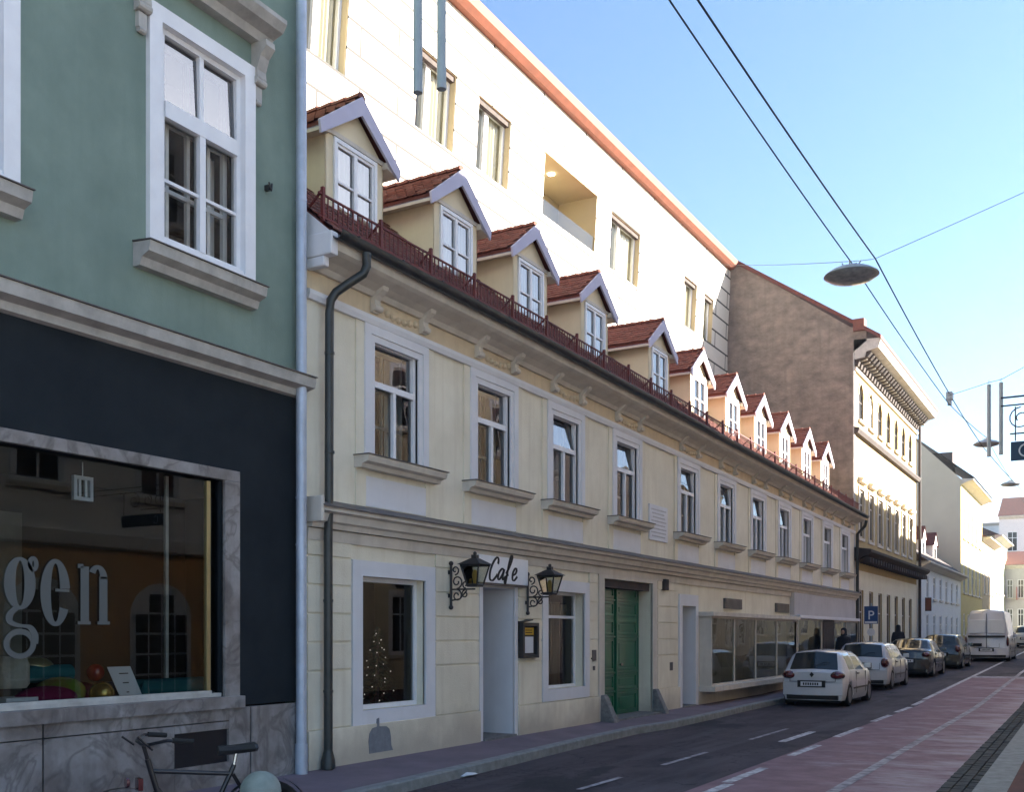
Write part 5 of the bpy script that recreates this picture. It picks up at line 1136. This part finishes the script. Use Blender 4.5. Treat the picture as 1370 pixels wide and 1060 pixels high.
# ------------------------------------------------------------------ cars
def pl_(tab): 
    f = interp(tab); return f
def car(name, label, loc, rz, paint, L_, W_, top, belt, wide, axles, rw, glass_y, rear_glass, front_glass, pillars, cat='car', lights=(.62,.86,.30), plate=(.62,.5), grp='cars parked along the left kerb', door=None, badge=False, tint='car_glass'):
    r = empty(name, loc, label, cat, grp, rz=rz)
    ys = sorted(set([round(L_*i/72,4) for i in range(73)]+[y for y, _ in []]))
    N = len(ys); rowsP = []; gr = .17
    for y in ys:
        zt_, zb2 = top(y), belt(y); w_ = wide(y)*W_/2; zl = gr
        for ax in axles:
            dd = abs(y-ax)
            if dd < rw+.055: zl = max(zl, rw+math.sqrt(max(0,(rw+.055)**2-dd*dd)))
        if zt_ < zb2+.02: zt_ = zb2+.02
        tt = min(1,(zt_-zb2)/.5); tum = .05+.15*tt
        rowsP.append([(0,y,gr),(w_-.05,y,zl),(w_-.01,y,max(zl,gr+.12)+.01),(w_,y,max(zl+.02,(gr+zb2)/2+.05)),(w_-.015,y,zb2-.05),(w_-.04,y,zb2),(w_-tum*.55-.03,y,zb2+(zt_-zb2)*.55),(w_-tum-.03,y,zt_-.07*tt-.008),(w_-tum-.11,y,zt_-.01),(0,y,zt_+.03*tt+.012)])
    K = 10; faces = {'body':[], 'side1':[], 'side-1':[], 'rear':[], 'front':[]}
    def inr(y, rg): return rg[0] < y < rg[1]
    V = []; 
    def bul(p):
        q = (p[0]/(W_/2))**2
        return (p[0], p[1]+.13*q*max(0,1-p[1]/.9)-.10*q*max(0,1-(L_-p[1])/.9)-.05*max(0,1-p[1]/.3)*max(0,1-abs(p[2]-.5)/.45), p[2])
    for s_ in (1,-1):
        b = len(V)
        for row in rowsP: V += [bul((s_*p[0],p[1],p[2])) for p in row]
        for i in range(N-1):
            yc = (ys[i]+ys[i+1])/2
            for k in range(K-1):
                f = (b+i*K+k,b+i*K+k+1,b+(i+1)*K+k+1,b+(i+1)*K+k)
                g = 'body'
                if k in (5,6) and inr(yc,glass_y) and not any(abs(yc-p)<.045 for p in pillars) and top(yc) > belt(yc)+.16: g = 'side%d'%s_
                if k == 8 and inr(yc,rear_glass): g = 'rear'
                if k in (8,) and inr(yc,front_glass): g = 'front'
                faces[g].append(f)
        faces['body'].append(tuple(b+k for k in range(K))); faces['body'].append(tuple(b+(N-1)*K+k for k in range(K)))
    def part(g, nm, mat, parent):
        m_ = MB(); used = sorted({i for f in faces[g] for i in f}); mp = {j:i for i, j in enumerate(used)}
        if not used: return None
        m_.add([V[i] for i in used],[tuple(mp[i] for i in f) for f in faces[g]])
        me = m_.mesh(nm, mat, smooth=True); bm = bmesh.new(); bm.from_mesh(me); bmesh.ops.remove_doubles(bm,verts=bm.verts,dist=.0008); bmesh.ops.recalc_face_normals(bm,faces=bm.faces); bm.to_mesh(me); bm.free()
        o = bpy.data.objects.new(nm, me); COL.objects.link(o); o.parent = parent; return o
    body = part('body','body',paint,r)
    part('side1','side_windows',tint,r); part('side-1','side_windows',tint,r); part('rear','rear_window',tint,r); part('front','windscreen',tint,r)
    # dark underbody
    lbuild(MB().box(-W_/2+.16,W_/2-.16,.15,L_-.15,.12,.75),'underbody','black_plastic',r)
    wm = None
    for ax in axles:
        for s_ in (-1,1):
            if wm is None:
                a = MB(); a.lathe([(rw-.10,-.10),(rw-.02,-.10),(rw,-.075),(rw,.075),(rw-.02,.10),(rw-.09,.10),(rw-.10,.085)],(0,0,0),28,'x'); t1 = a.mesh('wheel','tyre',smooth=True)
                a = MB(); a.lathe([(.02,.085),(.05,.10),(.07,.085),(rw-.11,.075),(rw-.09,.10)],(0,0,0),28,'x')
                for k in range(6): q = k*math.pi/3; a.box(.0,.0,0,0,0,0) if False else None
                t2 = a.mesh('rim','rim',smooth=True); wm = (t1,t2)
            w_ = bpy.data.objects.new('wheel',wm[0]); COL.objects.link(w_); w_.parent = r; w_.location = (s_*(W_/2-.115),ax,rw); w_.rotation_euler = (0,0,0 if s_>0 else math.pi)
            q = bpy.data.objects.new('rim',wm[1]); COL.objects.link(q); q.parent = w_
    wr0 = wide(0)*W_/2; z0_, z1_, lw = lights
    for s_ in (-1,1):
        a = MB(); hh_ = (z1_-z0_)/2; a.ball((s_*(wr0-lw*.5+.03),.14,(z0_+z1_)/2), 1.0, 16, (lw*.56,.17,hh_))
        lbuild(a,'tail_light','red_lamp',r,smooth=True)
        lbuild(MB().box(s_*(W_/2-.03),s_*(W_/2+.14),L_*.64,L_*.64+.1,belt(L_*.6)+.02,belt(L_*.6)+.15),'mirror',paint,r,bevel=.02)
        lbuild(MB().box(s_*(W_/2*wide(L_)-.42),s_*(W_/2*wide(L_)-.06),L_-.05,L_+.01,.58,.74),'headlight','paper',r,bevel=.01)
    # bumper line, plate, badge, wiper, door seams
    a = MB()
    for k_ in range(12):
        u0_, u1_ = -1+k_/6, -1+(k_+1)/6; y0_, y1_ = -.085+.13*u0_*u0_, -.085+.13*u1_*u1_; w_ = wr0+.005
        a.add([(u0_*w_,y0_,.30),(u1_*w_,y1_,.30),(u1_*w_,y1_-.0,z0_-.08),(u0_*w_,y0_,z0_-.08),(u0_*w_,y0_+.10,z0_-.05),(u1_*w_,y1_+.10,z0_-.05),(u0_*w_,y0_+.10,.27),(u1_*w_,y1_+.10,.27)],[(0,1,2,3),(3,2,5,4),(0,6,7,1)])
    lbuild(a,'bumper',paint,r,smooth=True)
    a = MB(); a.box(-wr0+.10,wr0-.10,-.02,.10,.19,.30); a.box(-.34,.34,-.092,-.03,plate[1]-.085,plate[1]+.085) ; lbuild(a,'valance_and_plate_shade','black_plastic',r)  # black valance, plus a dark box painting the shadow band around the plate
    lbuild(MB().box(-.26,.26,-.096,-.080,plate[1]-.055,plate[1]+.055),'number_plate','paper' ,r)
    a = MB(); 
    for k in range(7): a.box(-.2+k*.057,-.165+k*.057,-.10,-.095,plate[1]-.03,plate[1]+.03)
    lbuild(a,'plate_print','ink',r)
    if badge: lbuild(MB().prism([(-.05,-.05,.81),(0,-.05,.875),(.05,-.05,.81),(0,-.05,.745)],(0,.06,0)),'badge','black_plastic',r)
    y_, zz = rear_glass[0]+.02, top(rear_glass[0]+.02)
    a = MB(); a.tube([(0,y_-.02,zz+.02),(.22,y_+.05,zz+.09+.03),(.4,y_+.06,zz+.10+.03)],.009,6); lbuild(a,'wiper','black_plastic',r)
    a = MB()
    for yy in (door or []):
        for s_ in (-1,1): xx = s_*(wide(yy)*W_/2+.001); a.box(min(xx,xx-s_*.03),max(xx,xx-s_*.03),yy-.006,yy+.006,.32,belt(yy)-.05)
    for s_ in (-1,1):
        xx = s_*(W_/2+.006); a.box(min(xx,xx-s_*.03),max(xx,xx-s_*.03),axles[0]+rw+.1,axles[1]-rw-.1,.43,.47)
        for hy in (door or [])[:1]: a.box(min(xx+s_*.02,xx-s_*.03),max(xx+s_*.02,xx-s_*.03),hy+.12,hy+.27,belt(hy)-.12,belt(hy)-.09)
    for s_ in (-1,1): a.box(s_*.56-.005,s_*.56+.005,.035,.10,z0_-.04,z0_+.16)
    a.box(-.56,.56,-.012,.02,z0_-.05,z0_-.04); a.tube([(0,.75,top(.75)+.03),(0,.45,top(.75)+.22)],.006,5); a.tube([(.42,-.03,.22),(.42,.12,.22)],.025,8)
    lbuild(a,'seam','black_plastic',r)
    return r
def hatch(L_=3.75, H=1.40):
    return dict(L_=L_, W_=1.62,
        top=pl_([(0,.86),(.05,.90),(.10,.93),(.42,H-.05),(.62,H-.015),(1.3,H),(2.0,H-.02),(2.25,H-.08),(2.75,.98),(3.1,.92),(3.6,.76),(L_,.62)]),
        belt=pl_([(0,.84),(.1,.90),(.5,.93),(2.6,.90),(3.1,.85),(3.6,.72),(L_,.58)]),
        wide=pl_([(0,.90),(.12,.95),(.5,1.0),(3.0,1.0),(3.5,.93),(L_,.80)]), axles=(.62,3.05), rw=.285, glass_y=(.50,2.62), rear_glass=(.12,.40), front_glass=(2.22,2.75), pillars=(1.28,), door=(1.30,2.45))
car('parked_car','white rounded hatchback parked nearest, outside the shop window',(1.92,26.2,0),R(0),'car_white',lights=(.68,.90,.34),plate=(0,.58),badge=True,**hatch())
def estate(L_=4.2,H=1.44):
    return dict(L_=L_, W_=1.68,
        top=pl_([(0,.84),(.06,.95),(.10,.97),(.40,H-.07),(.55,H-.02),(1.5,H),(2.3,H-.02),(2.5,H-.06),(3.1,1.0),(3.4,.94),(4.0,.80),(L_,.64)]),
        belt=pl_([(0,.82),(.1,.93),(.5,.95),(3.0,.92),(3.4,.88),(4.0,.76),(L_,.6)]),
        wide=pl_([(0,.92),(.12,.96),(.5,1.0),(3.4,1.0),(3.9,.94),(L_,.82)]), axles=(.72,3.3), rw=.30, glass_y=(.48,2.95), rear_glass=(.11,.39), front_glass=(2.5,3.1), pillars=(1.15,2.0), door=(1.2,2.05,2.9))
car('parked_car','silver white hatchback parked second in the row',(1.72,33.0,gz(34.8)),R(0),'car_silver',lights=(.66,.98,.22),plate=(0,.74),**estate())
def sedan(L_=4.4,H=1.40):
    return dict(L_=L_, W_=1.72,
        top=pl_([(0,.90),(.05,.98),(.50,1.02),(1.05,H-.05),(1.3,H-.01),(2.0,H),(2.5,H-.05),(3.1,1.0),(3.5,.94),(4.2,.80),(L_,.64)]),
        belt=pl_([(0,.86),(.1,.93),(.5,.95),(3.0,.90),(3.5,.86),(4.2,.76),(L_,.6)]),
        wide=pl_([(0,.90),(.15,.96),(.6,1.0),(3.5,1.0),(4.0,.94),(L_,.80)]), axles=(.85,3.45), rw=.31, glass_y=(.75,2.98), rear_glass=(.52,1.02), front_glass=(2.5,3.1), pillars=(1.95,), door=(1.15,2.0,2.9))
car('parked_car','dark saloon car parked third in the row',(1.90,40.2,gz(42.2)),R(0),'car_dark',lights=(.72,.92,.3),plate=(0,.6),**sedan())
k_ = estate(); k_['L_'] = 4.2
car('parked_car','low black car parked fourth, just before the white van',(2.15,47.0,gz(49)),R(0),'car_black',lights=(.66,.98,.22),plate=(0,.6),**k_)
vt = dict(L_=5.4, W_=1.98, top=pl_([(0,2.30),(.05,2.42),(.3,2.46),(3.6,2.44),(4.0,2.30),(4.7,1.35),(5.3,1.0),(5.4,.8)]), belt=pl_([(0,1.15),(4.6,1.15),(5.2,.98),(5.4,.75)]),
    wide=pl_([(0,.96),(.1,1.0),(4.8,1.0),(5.4,.85)]), axles=(1.0,4.4), rw=.34, glass_y=(3.3,4.5), rear_glass=(-2,-1), front_glass=(4.05,4.7), pillars=(3.9,), door=(1.8,3.3))
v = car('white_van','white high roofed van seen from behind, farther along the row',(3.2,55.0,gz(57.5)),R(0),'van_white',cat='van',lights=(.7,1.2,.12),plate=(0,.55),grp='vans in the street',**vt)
a = MB(); a.box(-.80,-.05,-.05,-.012,1.35,2.0); a.box(.05,.80,-.05,-.012,1.35,2.0); lbuild(a,'rear_window','bluewhite',v,bevel=.02); lbuild(MB().box(-.82,.82,-.055,-.02,1.14,1.24),'trim_strip','black_plastic',v); lbuild(MB().box(-.012,.012,-.06,-.01,.45,2.3),'door_seam','black_plastic',v); lbuild(MB().box(-.7,-.2,-.06,-.02,.72,.86),'step_plate','ink',v)
k_ = estate()
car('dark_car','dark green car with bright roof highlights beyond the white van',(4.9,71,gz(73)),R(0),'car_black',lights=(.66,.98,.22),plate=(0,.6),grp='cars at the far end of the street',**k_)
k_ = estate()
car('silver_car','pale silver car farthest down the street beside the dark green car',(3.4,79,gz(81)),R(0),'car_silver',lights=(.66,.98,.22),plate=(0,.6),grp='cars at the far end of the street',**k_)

# ------------------------------------------------------------------ people
def person(loc, rz, label, coat='coat', h=1.74, lean=0.0):
    r = empty('person', loc, label, 'person', rz=rz)
    J = {}; V = []; E = []; RAD = []
    def jt(p, rad, par=None):
        V.append(p); RAD.append(rad)
        if par is not None: E.append((par, len(V)-1))
        return len(V)-1
    k = h/1.74
    pel = jt((0,0,.95*k),(.15,.11)); ab = jt((0,lean*.3,1.1*k),(.14,.10),pel); ch = jt((0,lean*.7,1.32*k),(.17,.12),ab); nk = jt((0,lean,1.48*k),(.055,.055),ch); hd0 = jt((0,lean+.01,1.56*k),(.075,.085),nk); hd1 = jt((0,lean+.02,1.66*k),(.085,.10),hd0); jt((0,lean+.02,1.73*k),(.05,.06),hd1)
    for s in (-1,1):
        sh = jt((s*.19,lean*.8,1.40*k),(.065,.065),ch); el = jt((s*.25,lean*.7-.02,1.12*k),(.045,.045),sh); wr = jt((s*.24,lean*.7+.10,.90*k),(.03,.03),el); pm = jt((s*.235,lean*.7+.13,.83*k),(.035,.02),wr)
        for q in range(4): f1 = jt((s*(.255-.017*q),lean*.7+.145+.003*q,.775*k),(.009,.009),pm); jt((s*(.25-.017*q),lean*.7+.15+.006*q,(.735-.008*abs(q-1))*k),(.008,.008),f1)
        jt((s*.20,lean*.7+.16,.80*k),(.010,.010),pm)
        hp = jt((s*.09,0,.88*k),(.095,.095),pel); kn = jt((s*.10,.03,.48*k),(.06,.06),hp); an = jt((s*.10,-.02,.09*k),(.04,.04),kn); jt((s*.11,.14,.035*k),(.04,.03),an)
    me = bpy.data.meshes.new('body'); me.from_pydata(V,E,[]); o = bpy.data.objects.new('body',me); COL.objects.link(o); o.parent = r
    sk = o.modifiers.new('skin','SKIN'); ss = o.modifiers.new('sub','SUBSURF'); ss.levels = ss.render_levels = 1
    for i, v_ in enumerate(me.skin_vertices[0].data): v_.radius = RAD[i] if isinstance(RAD[i],tuple) else (RAD[i],RAD[i]); v_.use_root = (i == 0)
    me.materials.append(M[coat])
    f = MB(); f.ball((0,lean+.075,1.615*k),.062,12,(1,.6,1.25)); lbuild(f,'face','skin',r,smooth=True)
    f = MB(); f.lathe([(.11,1.50*k),(.10,1.56*k),(.10,1.66*k),(.085,1.73*k),(.03,1.765*k)],(0,lean-.02,0),16); lbuild(f,'hood',coat,r,smooth=True)
    f = MB(); f.lathe([(.24,.72*k),(.21,1.0*k),(.22,1.3*k),(.19,1.43*k),(.08,1.5*k)],(0,lean*.4,0),20,sq=(1.05,.72,1)); lbuild(f,'coat',coat,r,smooth=True)
    return r
person((.66,35.6,.14+gz(35.6)),R(170),'person in a dark hooded coat standing on the pavement beside the silver white car')
person((.62,46.2,.14+gz(46.2)),R(10),'person in dark clothes walking on the pavement beside the dark saloon')

# ------------------------------------------------------------------ haze
hm = bpy.data.materials.new('haze'); hm.use_nodes = True; t = hm.node_tree; t.nodes.remove(t.nodes['Principled BSDF'])
pv = t.nodes.new('ShaderNodeVolumePrincipled'); pv.inputs['Density'].default_value = .0005; pv.inputs['Color'].default_value = (.85,.92,1,1); pv.inputs['Anisotropy'].default_value = .2
t.links.new(pv.outputs[0], t.nodes['Material Output'].inputs['Volume']); M['haze'] = hm
tag(MB().box(-310,310,-310,610,-1.5,26).build('haze','haze'), kind='stuff')
